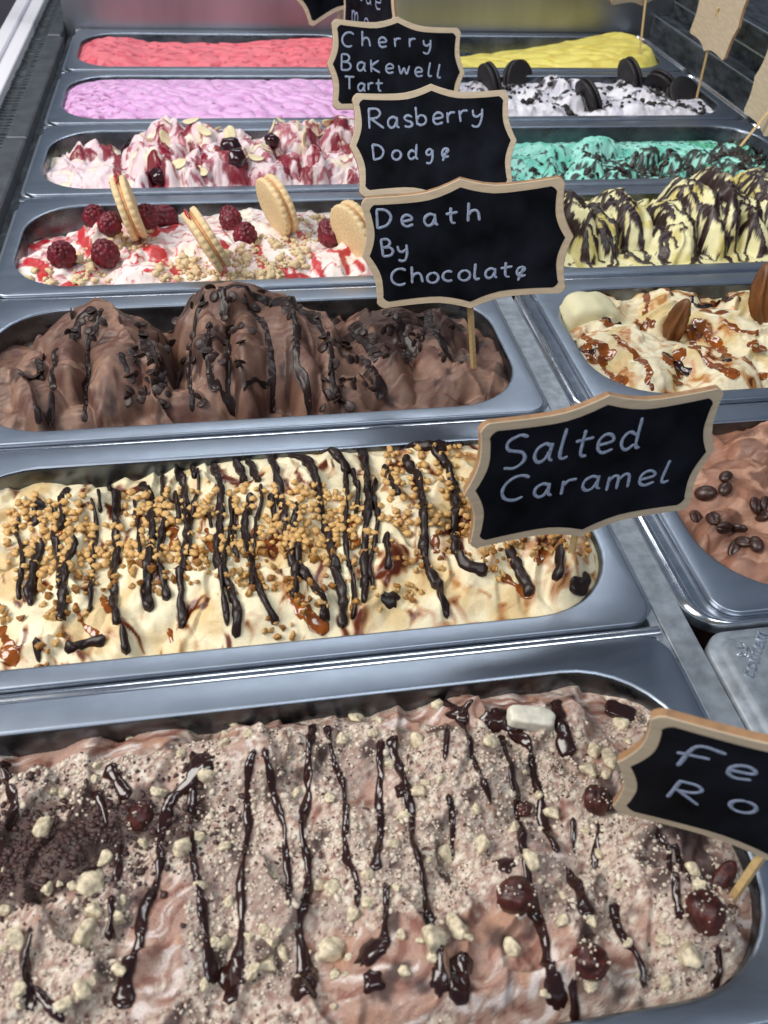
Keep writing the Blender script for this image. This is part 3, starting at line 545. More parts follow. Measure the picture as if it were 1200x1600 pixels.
for pts, wd in [(b5([(125, 245), (112, 290), (108, 330)]), 5.0), (b5([(205, 212), (198, 270), (192, 340)]), 4.2), (b5([(130, 370), (105, 470), (95, 575)]), 4.6), (b5([(230, 365), (200, 470), (190, 620)]), 4.8),
    (b5([(375, 225), (365, 400), (350, 500), (365, 630)]), 4.4), (b5([(430, 155), (465, 230), (475, 330), (460, 480), (465, 600)]), 4.6), (b5([(555, 130), (580, 250), (585, 370), (565, 480), (570, 650)]), 4.5),
    (b5([(665, 115), (690, 200), (685, 330), (680, 430), (715, 510), (740, 600), (735, 670)]), 4.4), (b5([(785, 225), (765, 330), (780, 430), (820, 540), (862, 640)]), 4.0), (b5([(735, 108), (750, 150), (765, 190)]), 4.6), (b5([(770, 112), (790, 150), (808, 190)]), 3.6),
    (b5([(845, 112), (870, 190), (895, 330), (910, 420), (960, 490), (1010, 560), (1015, 625)]), 4.4), (b5([(900, 100), (950, 120), (985, 170), (1005, 270), (1025, 370), (1050, 470), (1075, 550), (1065, 648)]), 5.2),
    (b5([(1130, 92), (1150, 190), (1145, 330), (1140, 450), (1140, 565)]), 4.6), (b5([(845, 230), (855, 280), (860, 322)]), 3.2), (b5([(545, 225), (555, 270), (560, 315)]), 2.6), (b5([(310, 222), (313, 250), (315, 285)]), 1.8),
    (b5([(640, 270), (655, 300), (660, 330)]), 2.4), (b5([(385, 640), (390, 690), (392, 728)]), 3.6), (b5([(110, 680), (118, 710), (125, 750)]), 4.2), (b5([(205, 715), (260, 700), (330, 680)]), 4.6), (b5([(420, 250), (432, 330), (438, 420)]), 2.2), (b5([(735, 290), (730, 380), (745, 430)]), 2.4),
    (b5([(1000, 80), (1040, 90), (1070, 130), (1085, 165)]), 6.0), (b5([(600, 130), (612, 180)]), 3.0), (b5([(340, 190), (350, 220)]), 3.0), (b5([(1100, 150), (1120, 210), (1110, 290)]), 3.2),
    (b6([(40, -25), (110, 0), (180, -5), (240, -25)]), 5.4), (b6([(60, 30), (110, 110), (125, 230), (130, 360), (165, 430), (195, 535)]), 5.0), (b6([(150, 0), (190, 60), (225, 140), (220, 220), (235, 340), (290, 380), (325, 392)]), 5.0), (b6([(380, 310), (420, 380), (455, 472)]), 4.6), (b6([(540, 290), (548, 350), (542, 415)]), 4.2), (b6([(580, 445), (620, 440), (640, 405)]), 4.8), (b6([(0, 60), (25, 110), (45, 150)]), 3.4), (b6([(10, 270), (8, 330), (14, 385)]), 3.2)]:
    drizzle(t2, pts, wd * .90, .85, M['choc'], tail=1.2, head=1.15, wob=.34, lift=3.0)
for x, ya, yb in ((60, 300, 560), (160, 260, 520), (285, 240, 600), (510, 170, 560), (620, 150, 420), (720, 240, 640), (815, 200, 520), (930, 260, 560), (1080, 150, 620), (1175, 180, 520)):
    xs = x; pts = []
    for yy in np.linspace(ya, yb, 7): pts.append((xs, yy)); xs += rng.uniform(-14, 16)
    drizzle(t2, b5(pts), rng.uniform(2.0, 3.4), 0.8, M['choc'], wob=.4, lift=2.9)
blob(t2, b6([(22, 472)])[0], 4.6, 4.4, 0, 2.6, M['choc'], 'sauce_drop')
for pts, wd in [(b5([(640, 330), (660, 380), (690, 430)]), 4), (b5([(915, 500), (930, 560), (975, 620), (1030, 650)]), 6), (b5([(235, 560), (260, 630), (310, 668)]), 3), (b5([(530, 320), (545, 360), (550, 410)]), 5), (b5([(735, 270), (730, 330)]), 4), (b5([(1070, 260), (1100, 330), (1110, 400)]), 5), (b5([(320, 540), (345, 600)]), 4), (b5([(800, 320), (830, 370), (840, 395)]), 5), (b5([(0, 640), (20, 700), (45, 760)]), 5), (b5([(185, 330), (190, 360)]), 4), (b5([(965, 370), (985, 410)]), 4), (b6([(370, 400), (420, 440), (470, 455)]), 4), (b6([(90, 90), (100, 140)]), 4), (b6([(150, 270), (175, 330)]), 4), (b5([(525, 640), (540, 690)]), 3), (b6([(480, 290), (500, 330), (470, 360)]), 3)]:
    drizzle(t2, pts, wd, .7, M['caramel'], 'caramel_streak', wob=.6)
nibc = [mat('butterscotch_nib', hexc(k_), .45, noise=(1600, .6, 1.2), bump=[(2200, .6, .0005)], sss=.15) for k_ in ('bf9355', 'a87636', '936126', 'c8a165')]
nibm = [lump('butterscotch_nib', I3, .24, i, nibc[i % 4], 1.25, .95, .8, .55) for i in range(16)]
zones = [(b5, 40, 1120, 215, 300, 130), (b5, 20, 1150, 300, 420, 190), (b5, 20, 900, 400, 530, 150), (b5, 900, 1190, 200, 600, 90), (b5, 0, 330, 520, 620, 26), (b5, 430, 560, 100, 330, 20), (b6, 0, 280, 0, 280, 110), (b6, 180, 660, 270, 340, 50), (b6, 20, 400, 330, 400, 26), (b6, 20, 110, 420, 480, 10), (b5, 740, 930, 480, 540, 12), (b5, 800, 900, 640, 680, 8), (b5, 120, 180, 690, 745, 6), (b5, 20, 330, 215, 330, 30)]
spots = []
for cf, x0, x1, ya, yb, n in zones:
    for _ in range(n):
        x, y = rng.uniform(x0, x1), rng.uniform(ya, yb)
        if cf is b5 and y < 260 - x * .12: continue
        if cf is b5 and ((x - 320) / 60) ** 2 + ((y - 255) / 70) ** 2 < 1: continue
        u, v = t2.hit(*cf([(x, y)])[0])
        for q in range(6):
            if all((u - a) ** 2 + (v - b) ** 2 > 7 for a, b in spots): break
            u += rng.uniform(-4, 4); v += rng.uniform(-4, 4)
        if v > 128 or u < 3: continue
        spots.append((u, v))
spots.sort(key=lambda q: q[1])
for i, (u, v) in enumerate(spots[:298]):
    s_ = rng.uniform(1.15, 2.5); t2.part('butterscotch_nib', nibm[i % 16], t2.pt(u, v, s_ * .35 + rng.uniform(0, .9)), tuple(rng.uniform(0, 6, 3)), s_)
if len(spots) > 298:
    stuff(t2, 'butterscotch_nibs', join_lumps('butterscotch_nibs', M['nib'], I2, [(*t2.pt(u, v, 1.6), *(rng.uniform(1.2, 2.3) * np.array([1.2, .95, .8]))) for u, v in spots[298:]], .3))

# ================================================================== chocolate
def h3(u, v):
    base = -13 + fbm(u, v, 40, 3, 3) * 4 - 8 * ss(100, 136, v)
    L = [(22, 52, 36, 40, 0, -1, -14), (68, 84, 46, 34, 20, 25, -14), (88, 62, 24, 52, -8, 23, -12, .8), (110, 30, 44, 18, -25, 2, -14), (160, 88, 46, 34, 12, 38, -12, .8), (185, 64, 48, 46, -8, 29, -12, .7), (150, 50, 30, 40, 10, 18, -12), (215, 50, 34, 40, 0, 16, -12), (232, 34, 34, 26, 30, 6, -12), (262, 84, 42, 28, 8, 17, -13), (296, 84, 30, 26, 0, 11, -14), (250, 52, 20, 40, 20, 9, -12), (292, 30, 32, 20, 14, 0, -13), (310, 34, 20, 20, 0, -3, -14), (40, 20, 40, 14, 4, -5, -14), (142, 62, 14, 48, 6, 27, -12, .6), (166, 58, 15, 52, -4, 32, -12, .6), (193, 56, 16, 50, 8, 30, -12, .6), (216, 50, 14, 46, -6, 20, -12, .6), (58, 70, 15, 46, -6, 21, -12, .6), (104, 56, 13, 44, 14, 16, -12, .6), (36, 44, 16, 40, 10, 6, -12, .6), (282, 62, 16, 40, 12, 10, -12, .6)]
    H = lobes(u, v, base, L, .45, .7, 30)
    return clampwall(H + folds(u, v, 40, 9, 25, 48, .93) + folds(u, v, 30, 4, 110, 58, .95) + fbm(u, v, 22, 3, 4) * 1.1, u, v, -6, 12)
t3 = Tub(3, 'L', h3, .85)
def c3(u, v, h):
    wu = u + fbm(u, v, 25, 3, 2) * 12; wv = v + fbm(u, v, 25, 3, 9) * 12
    t = mixc(np.tile(C('674a3d'), (len(u), 1)), C('886857'), ss(-.1, .35, fbm(wu, wv, 30, 3, 5))); t = mixc(t, C('5e3d33'), ss(.1, .4, fbm(wu * .6, wv * 1.6, 16, 3, 15)))
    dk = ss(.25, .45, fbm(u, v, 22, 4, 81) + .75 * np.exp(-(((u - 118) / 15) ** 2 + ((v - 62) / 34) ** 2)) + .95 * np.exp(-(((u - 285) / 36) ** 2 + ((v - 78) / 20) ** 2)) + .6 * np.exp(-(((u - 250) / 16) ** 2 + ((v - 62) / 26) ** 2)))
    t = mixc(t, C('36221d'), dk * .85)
    return t, .22 * ss(.1, .4, fbm(u, v, 20, 2, 66))
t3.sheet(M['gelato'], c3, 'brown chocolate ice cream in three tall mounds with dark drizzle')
d3 = crop(0, 420); d4 = crop(600, 420)
for pts, wd, tl in [(d3([(175, 250), (165, 320), (160, 400), (155, 500)]), 4, 1), (d3([(320, 125), (300, 180), (275, 230), (280, 330), (265, 480)]), 3.4, 1.2), (d3([(690, 55), (700, 110), (705, 165)]), 6, 1), (d3([(640, 90), (610, 180), (590, 300), (598, 380), (600, 455)]), 3.6, 1.3), (d3([(655, 170), (655, 330), (690, 390), (730, 455)]), 4.6, 1), (d3([(715, 190), (712, 290), (710, 390), (735, 465)]), 4.2, 1),
    (d3([(760, 80), (800, 150), (830, 190), (850, 290), (855, 455)]), 4.2, 1.2), (d3([(860, 90), (920, 150), (930, 300), (960, 390), (955, 455)]), 5, 1.1), (d3([(970, 130), (1030, 240), (1040, 350), (1065, 430)]), 4.2, 1.1), (d3([(700, 60), (800, 90), (900, 105), (985, 150)]), 8, 1), (d3([(850, 100), (930, 130), (1000, 175)]), 7, 1), (d3([(130, 170), (100, 200), (40, 230)]), 6, 1), (d3([(310, 130), (250, 160), (220, 220)]), 6, 1), (d3([(120, 280), (125, 350)]), 5, 1), (d3([(110, 420), (125, 490)]), 4, 1),
    (d3([(440, 190), (470, 260), (500, 300), (505, 400)]), 7, 1), (d3([(380, 260), (400, 330)]), 5, 1), (d3([(1100, 170), (1150, 240), (1180, 300)]), 8, 1), (d3([(1150, 300), (1190, 360), (1180, 420)]), 7, 1), (d4([(20, 150), (60, 200), (100, 280)]), 7, 1), (d4([(110, 140), (150, 190), (200, 240)]), 8, 1), (d4([(160, 200), (200, 270), (250, 290)]), 7, 1), (d3([(760, 390), (800, 350), (860, 330)]), 2, 1)]:
    drizzle(t3, pts, wd * .95, .85, M['choc'], tail=tl, wob=.3)
def chip_mesh():
    pr = [(0, -.3), (.75, -.3), (1, -.12), (.97, .06), (.72, .22), (.4, .32), (.15, .42), (0, .44)]; n = 12; V = []; F = []
    for k, (r, z) in enumerate(pr): V += [(max(r, .01) * math.cos(2 * math.pi * i / n), max(r, .01) * math.sin(2 * math.pi * i / n), z) for i in range(n)]
    for k in range(len(pr) - 1): F += [(k * n + i, k * n + (i + 1) % n, (k + 1) * n + (i + 1) % n, (k + 1) * n + i) for i in range(n)]
    return mesh_np('chocolate_chip', np.array(V), F, M['chip'], True)
chipm = chip_mesh(); cz = [(560, 700, 60, 120, 10), (540, 600, 160, 300, 8), (590, 760, 180, 310, 26), (400, 540, 170, 450, 48), (700, 860, 70, 200, 14), (860, 1000, 80, 160, 12), (1000, 1180, 160, 420, 44), (1000, 1130, 330, 440, 16), (60, 140, 280, 350, 8), (160, 330, 130, 200, 10), (30, 140, 190, 260, 8), (600, 720, 400, 450, 4), (440, 530, 300, 440, 14), (1180, 1320, 120, 300, 24), (200, 300, 140, 230, 8), (1240, 1420, 160, 300, 14)]
for x0, x1, ya, yb, n in cz:
    for _ in range(int(n * .72)):
        u, v = t3.hit(*d3([(rng.uniform(x0, x1), rng.uniform(ya, yb))])[0]); s_ = rng.uniform(2.6, 4.0)
        n_ = t3.normal(u, v) + Vector(rng.uniform(-1, 1, 3)); o = t3.part('chocolate_chip', chipm, t3.pt(u, v, .7), rot_to(n_, rng.uniform(0, 6)), (s_ * rng.uniform(.8, 1.15), s_ * rng.uniform(.75, 1), s_ * .5))

# ================================================================== raspberry ripple with biscuits
def h4(u, v):
    base = -13 + 7 * ss(20, 110, u) + fbm(u, v, 50, 3, 3) * 4 - 8 * ss(88, 130, v) * (1 - ss(60, 150, u)) - 4 * ss(100, 136, v)
    L = rlobes(60, 77, (10, 330), (8, 112), (9, 22), (-7, 4), (5, 11))
    L += [(95, 22, 34, 20, 8, 2, -12), (200, 30, 48, 22, 4, 2, -10), (60, 74, 18, 14, 50, 8, -10), (140, 60, 26, 14, 20, 4, -10)]
    L = [(a, b, c_, d, e, f - 6 * (1 - float(ss(20, 80, np.array(a)))), g_, *o) for a, b, c_, d, e, f, g_, *o in L]
    return clampwall(lobes(u, v, base, L, .9, .4, 50) + folds(u, v, 26, 5, 50, 68) + fbm(u, v, 8, 3, 4) * 1.1, u, v, -5, 12)
t4 = Tub(4, 'L', h4, 1.0)
e8 = crop(20, 270, 560 / 1200)
sp4 = [([t4.hit(*p) for p in e8(q)], w_) for q, w_ in [([(1005, 280), (1020, 330), (1040, 358)], 6), ([(1095, 265), (1110, 300), (1120, 340)], 6), ([(1060, 262), (1095, 270), (1130, 262)], 4), ([(820, 250), (830, 310), (860, 335)], 6), ([(890, 320), (920, 345), (990, 360)], 7), ([(430, 240), (470, 255), (500, 290), (490, 305)], 9), ([(520, 310), (560, 325), (545, 340)], 7), ([(180, 380), (210, 370), (230, 345)], 10), ([(60, 300), (100, 320), (110, 350)], 10), ([(220, 150), (235, 190), (225, 240), (260, 270)], 7), ([(470, 200), (520, 190), (560, 175)], 8), ([(960, 200), (975, 225)], 5), ([(40, 240), (80, 250), (110, 230)], 9), ([(930, 120), (945, 170), (960, 215)], 5), ([(690, 310), (720, 345)], 6), ([(250, 110), (290, 130), (310, 180)], 12), ([(1150, 300), (1170, 330)], 5)]]
def c4(u, v, h):
    wu = u + fbm(u, v, 22, 3, 2) * 14; wv = v + fbm(u, v, 22, 3, 9) * 14
    t = mixc(np.tile(C('f0e4df'), (len(u), 1)), C('e8d2ca'), ss(0, .4, fbm(wu, wv, 30, 3, 5))); t = mixc(t, C('f2ead9'), ss(.1, .4, fbm(wu, wv, 24, 3, 35)))
    t = mixc(t, C('c98c92'), ss(.2, .42, fbm(wu * .6, wv * 1.7, 14, 3, 15)) * .8)
    lf = ss(90, 15, u); t = mixc(t, C('a83f50'), ss(.08, .4, fbm(wu, wv, 14, 3, 91) + .12) * lf * .9)
    m = streaks(u, v, sp4, 3); m2 = ss(.33, .5, fbm(wu, wv * 1.4, 9, 3, 61)); m = np.maximum(ss(0, .25, m), m2)
    t = mixc(t, C('c01a24'), m * .93)
    return t, m, m * .5
t4.sheet(M['ice'], c4, 'white raspberry ripple ice cream with red sauce, crumbs and whole raspberries')
rb = []
for (x0, x1, ya, yb, n) in [(560, 800, 240, 360, 60), (740, 1000, 215, 320, 130), (480, 620, 290, 370, 40), (200, 340, 250, 380, 60), (640, 900, 330, 372, 70), (930, 1130, 150, 230, 40), (330, 470, 190, 260, 40), (40, 140, 330, 385, 20)]:
    for _ in range(n):
        u, v = t4.hit(*e8([(rng.uniform(x0, x1), rng.uniform(ya, yb))])[0]); s_ = 1.0 + rng.exponential(.9); s_ = min(s_, 4); rb.append((*t4.pt(u, v, s_ * .4), s_, s_ * .9, s_ * .75))
stuff(t4, 'cookie_crumbs', join_lumps('cookie_crumbs', M['crumb_pale'], I2, rb, .42))
def raspberry_mesh(seed):
    nu, nv = 64, 40; V = []; cen = []; r = np.random.default_rng(seed)
    for k in range(62):
        z = 1 - 2 * (k + .5) / 62; a = k * 2.39996 + r.uniform(-.1, .1); q = math.sqrt(1 - z * z); cen.append((q * math.cos(a), q * math.sin(a), z))
    cen = np.array(cen)
    for j in range(nv + 1):
        for i in range(nu):
            ph = -math.pi / 2 + math.pi * j / nv; a = 2 * math.pi * i / nu; d = np.array([math.cos(ph) * math.cos(a), math.cos(ph) * math.sin(a), math.sin(ph)])
            q = np.min(np.linalg.norm(cen - d, axis=1)); rr = .82 + .2 * math.sqrt(max(0, 1 - (q / .27) ** 2)) if q < .27 else .82
            zf = 1.12 - .0; dd = d * rr; taper = 1 - .22 * max(0, dd[2]); V.append((dd[0] * taper, dd[1] * taper, dd[2] * zf))
    F = [(j * nu + i, j * nu + (i + 1) % nu, (j + 1) * nu + (i + 1) % nu, (j + 1) * nu + i) for j in range(nv) for i in range(nu)]
    return mesh_np('raspberry', np.array(V), F, M['raspberry'], True)
rbm = [raspberry_mesh(i) for i in range(3)]
for i, (x, y, s_, lab) in enumerate([(170, 275, 10.8, 'dark raspberry nearest the left end of the biscuit topped ice cream'), (315, 275, 11, 'raspberry below and left of the leftmost upright biscuit'), (450, 150, 10.5, 'raspberry touching the right side of the leftmost biscuit'), (512, 150, 11, 'raspberry behind the leaning middle biscuit, second right of the leftmost biscuit'), (730, 150, 9.6, 'upper raspberry of the pair left of the round faced biscuit'), (780, 205, 10, 'lower raspberry of the pair left of the round faced biscuit'), (1065, 205, 11.5, 'dark raspberry beside the biscuit half hidden by the chalkboard sign'), (275, 125, 10, 'raspberry in sauce at the back left of the biscuit pan'), (330, 170, 9.5, 'raspberry half hidden behind the leftmost biscuit')]):
    u, v = t4.hit(*e8([(x, y + 26)])[0]); o = link('raspberry', rbm[i % 3], None, t4.pt(u, v, s_ * .6), (rng.uniform(-.7, .7), rng.uniform(-.7, .7), rng.uniform(0, 6)), s_); tag(o, lab, 'raspberry', 'raspberries on the ice cream')
def disc(name, r, t, n, scal, m, z=0, bev=.8):
    out = lambda rr, zz, k: [((rr + k * scal * abs(math.sin(n * math.pi * i / (n * 6)))) * math.cos(2 * math.pi * i / (n * 6)), (rr + k * scal * abs(math.sin(n * math.pi * i / (n * 6)))) * math.sin(2 * math.pi * i / (n * 6)), zz) for i in range(n * 6)]
    V, F = loft([out(r * .5, z - t / 2 - .0, 0), out(r - bev * 1.5, z - t / 2, .4), out(r, z - t / 2 + bev, 1), out(r, z + t / 2 - bev, 1), out(r - bev * 1.5, z + t / 2, .4), out(r * .5, z + t / 2, 0)], True, True)
    return mesh_np(name, V, F, m, True)
bm1 = disc('biscuit', 23.5, 5.0, 26, .8, M['biscuit'], 3.6); bm2 = disc('biscuit', 23.5, 5.0, 26, .8, M['biscuit'], -3.6); bm3 = disc('filling', 22, 2.4, 12, .3, M['filling'], 0, .5)
def biscuit(px_base, px_top, yaw, label, lift=.78):
    u, v = t4.hit(*px_base); b = Vector(t4.pt(u, v, -5)); d = ray(*px_top); best = None
    # top rim of the biscuit stands on the viewing line at the height a 50 mm disc reaches
    for tt in np.linspace(100, 1500, 2000):
        q = Vector(CAM + d / np.linalg.norm(d) * tt)
        if best is None or abs((q - b).length - 50 * lift - 5) + abs(q.y - b.y) * .3 < best[0]: best = (abs((q - b).length - 50 * lift - 5) + abs(q.y - b.y) * .3, q)
    up = (best[1] - b).normalized(); cpos = best[1] - up * 23.5
    nrm = Vector((math.cos(yaw), math.sin(yaw), 0)); nrm = (nrm - up * nrm.dot(up)).normalized()
    t = tag(empty('sandwich_biscuit'), label, 'biscuit', 'sandwich biscuits'); x = up.cross(nrm).normalized()
    t.matrix_world = Matrix.Translation(cpos * S) @ Matrix((x, up, nrm)).transposed().to_4x4()
    link('biscuit', bm1, t); link('biscuit', bm2, t); link('filling', bm3, t); return t
bq = biscuit(e8([(440, 235)])[0], e8([(348, 20)])[0], math.radians(6), 'leftmost sandwich biscuit, upright with red sauce down its edge')
dm = MB(); tube(dm, [(0, 25.6 * math.cos(a), 0) if False else (24.3 * math.sin(a), 24.3 * math.cos(a), .6 * math.sin(a * 5)) for a in np.linspace(-.35, 1.2, 12)], [1.0, 1.6, 2.2, 2.6, 2.8, 2.8, 2.6, 2.4, 2.6, 2.2, 1.5, .6], 8, .5)
link('sauce_drip', dm.mesh('sauce_drip', M['raspsauce'], True), bq)
bq = biscuit(e8([(735, 345)])[0], e8([(590, 130)])[0], math.radians(12), 'sandwich biscuit leaning left in the middle of the raspberry pan', .9)
dm = MB(); tube(dm, [(24.4 * math.sin(a), 24.4 * math.cos(a), -2 + .6 * math.sin(a * 5)) for a in np.linspace(-.5, .25, 8)], [.8, 1.8, 2.6, 2.8, 2.6, 2.4, 1.6, .5], 8, .5); link('sauce_drip', dm.mesh('sauce_drip', M['raspsauce'], True), bq)
biscuit(e8([(920, 195)])[0], e8([(850, 15)])[0], math.radians(-160), 'sandwich biscuit showing its round face, between raspberries and the chalkboard signs')
biscuit(e8([(1165, 265)])[0], e8([(1120, 105)])[0], math.radians(-152), 'sandwich biscuit half hidden behind the left edge of a chalkboard sign', .8)

# ================================================================== cherry and almond
def h5(u, v):
    base = -12 + 4 * ss(60, 110, u) + fbm(u, v, 50, 3, 13) * 4 - 8 * ss(90, 130, v)
    L = rlobes(90, 93, (85, 330), (14, 116), (8, 22), (-2, 18), (7, 13)) + [(50, 40, 52, 30, 8, -2, -13), (92, 60, 22, 40, 24, 14, -12), (22, 40, 22, 26, 0, -5, -13), (40, 100, 26, 10, 0, -2, -14), (112, 92, 30, 24, 0, 24, -6), (140, 80, 30, 24, 20, 24, -4), (228, 88, 30, 24, -10, 20, -4), (280, 92, 34, 26, 10, 24, -4), (165, 40, 40, 22, 0, 6, -10), (262, 40, 44, 26, 20, 10, -10)]
    return clampwall(lobes(u, v, base, L, .8, .4, 70) + folds(u, v, 24, 6, 20, 78) + folds(u, v, 20, 4, 110, 79) + fbm(u, v, 9, 3, 4) * 2.4, u, v, -5, 14)
t5 = Tub(5, 'L', h5, 1.1)
g1 = crop(0, 0)
sp5 = [([t5.hit(*p) for p in g1(q)], w_) for q, w_ in [([(370, 490), (368, 520), (372, 555)], 8), ([(765, 520), (765, 550), (763, 590)], 6), ([(500, 400), (505, 450), (520, 495)], 9), ([(480, 530), (490, 570), (500, 590)], 18), ([(300, 430), (340, 460), (330, 480)], 10), ([(230, 480), (290, 480)], 8), ([(850, 450), (880, 490), (900, 540)], 10), ([(930, 500), (960, 530)], 10), ([(980, 420), (990, 470), (985, 500)], 8), ([(690, 470), (720, 500), (740, 520)], 14), ([(1050, 450), (1090, 470)], 10), ([(600, 470), (640, 490), (620, 520)], 6), ([(560, 420), (600, 390)], 6), ([(960, 545), (965, 580)], 8), ([(1095, 540), (1100, 580)], 8), ([(1010, 390), (1060, 380), (1090, 400)], 10)]]
def c5(u, v, h):
    wu = u + fbm(u, v, 22, 3, 2) * 16; wv = v + fbm(u, v, 22, 3, 9) * 16
    t = mixc(np.tile(C('e6d5d8'), (len(u), 1)), C('dcbfc6'), ss(0, .4, fbm(wu, wv, 30, 3, 5))); t = mixc(t, C('efe3cb'), ss(.15, .4, fbm(wu, wv, 20, 3, 35)))
    m = ss(0, .25, streaks(u, v, sp5, 3)); m2 = ss(.16, .36, fbm(wu, wv * 1.3, 11, 4, 61) - .4 * ss(80, 40, u) + .1)
    t = mixc(t, C('a03048'), m2 * .85); t = mixc(t, C('7e1026'), m * .95)
    return t, np.maximum(m, m2 * .6), m * .4
t5.sheet(M['ice'], c5, 'white ice cream rippled with dark cherry sauce and almond flakes')
fkm = []
for i in range(4):
    V, F = I2; V = V * [1.5, .95, .16]; V = V + np.c_[0 * V[:, 0], 0 * V[:, 0], .12 * V[:, 0] ** 2]; fkm.append(mesh_np('almond_flake', V, F, M['almond'], True))
for i, (x, y) in enumerate([(320, 440), (290, 430), (520, 385), (560, 380), (640, 420), (680, 410), (700, 400), (630, 540), (520, 440), (460, 440), (850, 410), (830, 470), (770, 400), (930, 400), (1030, 390), (340, 450), (720, 430), (800, 500), (560, 520), (880, 385), (1000, 430), (600, 385), (740, 385), (820, 390), (265, 440), (950, 440)]):
    u, v = t5.hit(x / 2, y / 2); t5.part('almond_flake', fkm[i % 4], t5.pt(u, v, 1.6), rot_to(t5.normal(u, v) + Vector(rng.uniform(-.8, .8, 3)), rng.uniform(0, 6)), rng.uniform(4.2, 6.5))
chm = [lump('cherry', I3, .1, i, M['cherry'], 1, 1, .85) for i in range(3)]
for i, (x, y, s_, lab) in enumerate([(720, 465, 10, 'dark glossy cherry in the middle of the cherry ice cream'), (740, 500, 9, 'dark cherry just below the middle cherry'), (400, 445, 9, 'dark cherry at the left behind the smooth white fold'), (500, 560, 10, 'dark cherry in red sauce at the front of the cherry pan'), (1010, 385, 8, 'dark cherry at the right top of the cherry ice cream near the signs'), (770, 390, 7, 'small dark cherry on the back ridge of the cherry ice cream'), (850, 445, 8, 'dark cherry right of the middle almond flakes')]):
    u, v = t5.hit(x / 2, y / 2); o = link('cherry', chm[i % 3], None, t5.pt(u, v, s_ * .05), tuple(rng.uniform(0, 3, 3)), s_); tag(o, lab, 'cherry', 'cherries in the ice cream')

# ================================================================== lilac, coral, yellow (smooth ruffled)
def ruffle(u, v, s_, amp, seed, ang=.5):
    wu = u + fbm(u, v, 40, 2, seed) * 14; wv = v + fbm(u, v, 40, 2, seed + 3) * 14
    ph = wu / s_ + 1.6 * np.sin(wv / 26 + seed) + ang * wv / s_
    return amp * (abs(np.sin(ph)) * 1.5 - .8) * (.5 + .8 * vn(u / 18, v / 14, seed + 9)) + fbm(u * .5, v, 9, 4, seed + 6) * amp * .7
t6 = Tub(6, 'L', lambda u, v: clampwall(-3.5 + ruffle(u, v, 7, 1.5, 4) + fbm(u, v, 60, 2, 4) * 2.4 + 5 * np.sin(np.clip(v / 136, 0, 1) * math.pi), u, v, -4, 12), 1.25)
def c6(u, v, h):
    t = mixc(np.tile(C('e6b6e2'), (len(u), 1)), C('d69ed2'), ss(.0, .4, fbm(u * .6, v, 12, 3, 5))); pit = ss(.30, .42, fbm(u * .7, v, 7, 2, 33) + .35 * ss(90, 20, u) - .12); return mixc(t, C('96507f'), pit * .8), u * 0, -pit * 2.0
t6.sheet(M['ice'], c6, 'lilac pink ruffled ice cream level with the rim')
t7 = Tub(7, 'L', lambda u, v: clampwall(-9 + ruffle(u, v, 13, 1.7, 14, .9) + 9 * np.exp(-((u - 30) / 34) ** 2) + 11 * ss(170, 330, u) - 6 * ss(70, 130, v) + 4 * ss(0, 50, v), u, v, -5, 12), 1.25)
def c7(u, v, h):
    t = mixc(np.tile(C('f07e88'), (len(u), 1)), C('e46674'), ss(.0, .4, fbm(u * .6, v, 12, 3, 5))); return mixc(t, C('a8304a'), ss(.3, .45, fbm(u, v * .6, 9, 2, 21)) * .6), u * 0
t7.sheet(M['ice'], c7, 'coral red ruffled ice cream in the far left pan')
r7 = Tub(7, 'R', lambda u, v: clampwall(-14 + 20 * ss(60, 320, u) + ruffle(u, v, 15, 1.2, 24, 1.2) - 16 * ss(60, 130, v) * (1 - ss(200, 330, u)) + 5 * ss(0, 40, v), u, v, -5, 14), 1.25)
r7.sheet(M['ice'], lambda u, v, h: (mixc(np.tile(C('f1e176'), (len(u), 1)), C('e2cd60'), ss(0, .4, fbm(u * .6, v, 14, 3, 5))), u * 0), 'bright yellow ice cream heaped towards the right end of its pan')

# ================================================================== cookies and cream
def hr6(u, v):
    L = rlobes(36, 55, (8, 330), (10, 116), (14, 30), (-4, 10), (8, 12)) + [(240, 22, 70, 20, 0, 4, -8), (110, 26, 50, 22, 0, 6, -8)]
    return clampwall(lobes(u, v, -8 + fbm(u, v, 40, 3, 4) * 3, L, .8, .4, 20) + fbm(u, v, 8, 3, 4) * 1.4, u, v, -4, 12)
r6 = Tub(6, 'R', hr6, 1.2)
def cr6(u, v, h):
    t = mixc(np.tile(C('ebe8ee'), (len(u), 1)), C('d4d0dc'), ss(0, .4, fbm(u, v, 20, 3, 5))); m = ss(.16, .30, fbm(u, v, 13, 4, 41)); m = m * (1 - .75 * ss(24, 10, v))
    return mixc(t, C('2a2224'), m * .9), u * 0, m * .6
r6.sheet(M['ice'], cr6, 'white ice cream mixed with crushed black cookies')
h2c = crop(700, 60, 500 / 1200)
cl = []
for _ in range(900):
    u, v = rng.uniform(6, 330), rng.uniform(16, 120)
    if fbm(np.array([u]), np.array([v]), 22, 3, 41)[0] > .0: s_ = .9 + rng.exponential(1.1); s_ = min(s_, 4.5); cl.append((*r6.pt(u, v, s_ * .4), s_, s_ * .8, s_ * .7))
stuff(r6, 'cookie_crumbs', join_lumps('cookie_crumbs', M['crumb_dark'], I2, cl, .25))
wm1 = disc('wafer', 22, 4.2, 30, .35, M['wafer'], 3.2, .7); wm2 = disc('wafer', 22, 4.2, 30, .35, M['wafer'], -3.2, .7); cm = disc('cream', 19.0, 2.0, 8, .1, M['crumb_dark'], 0, .4)
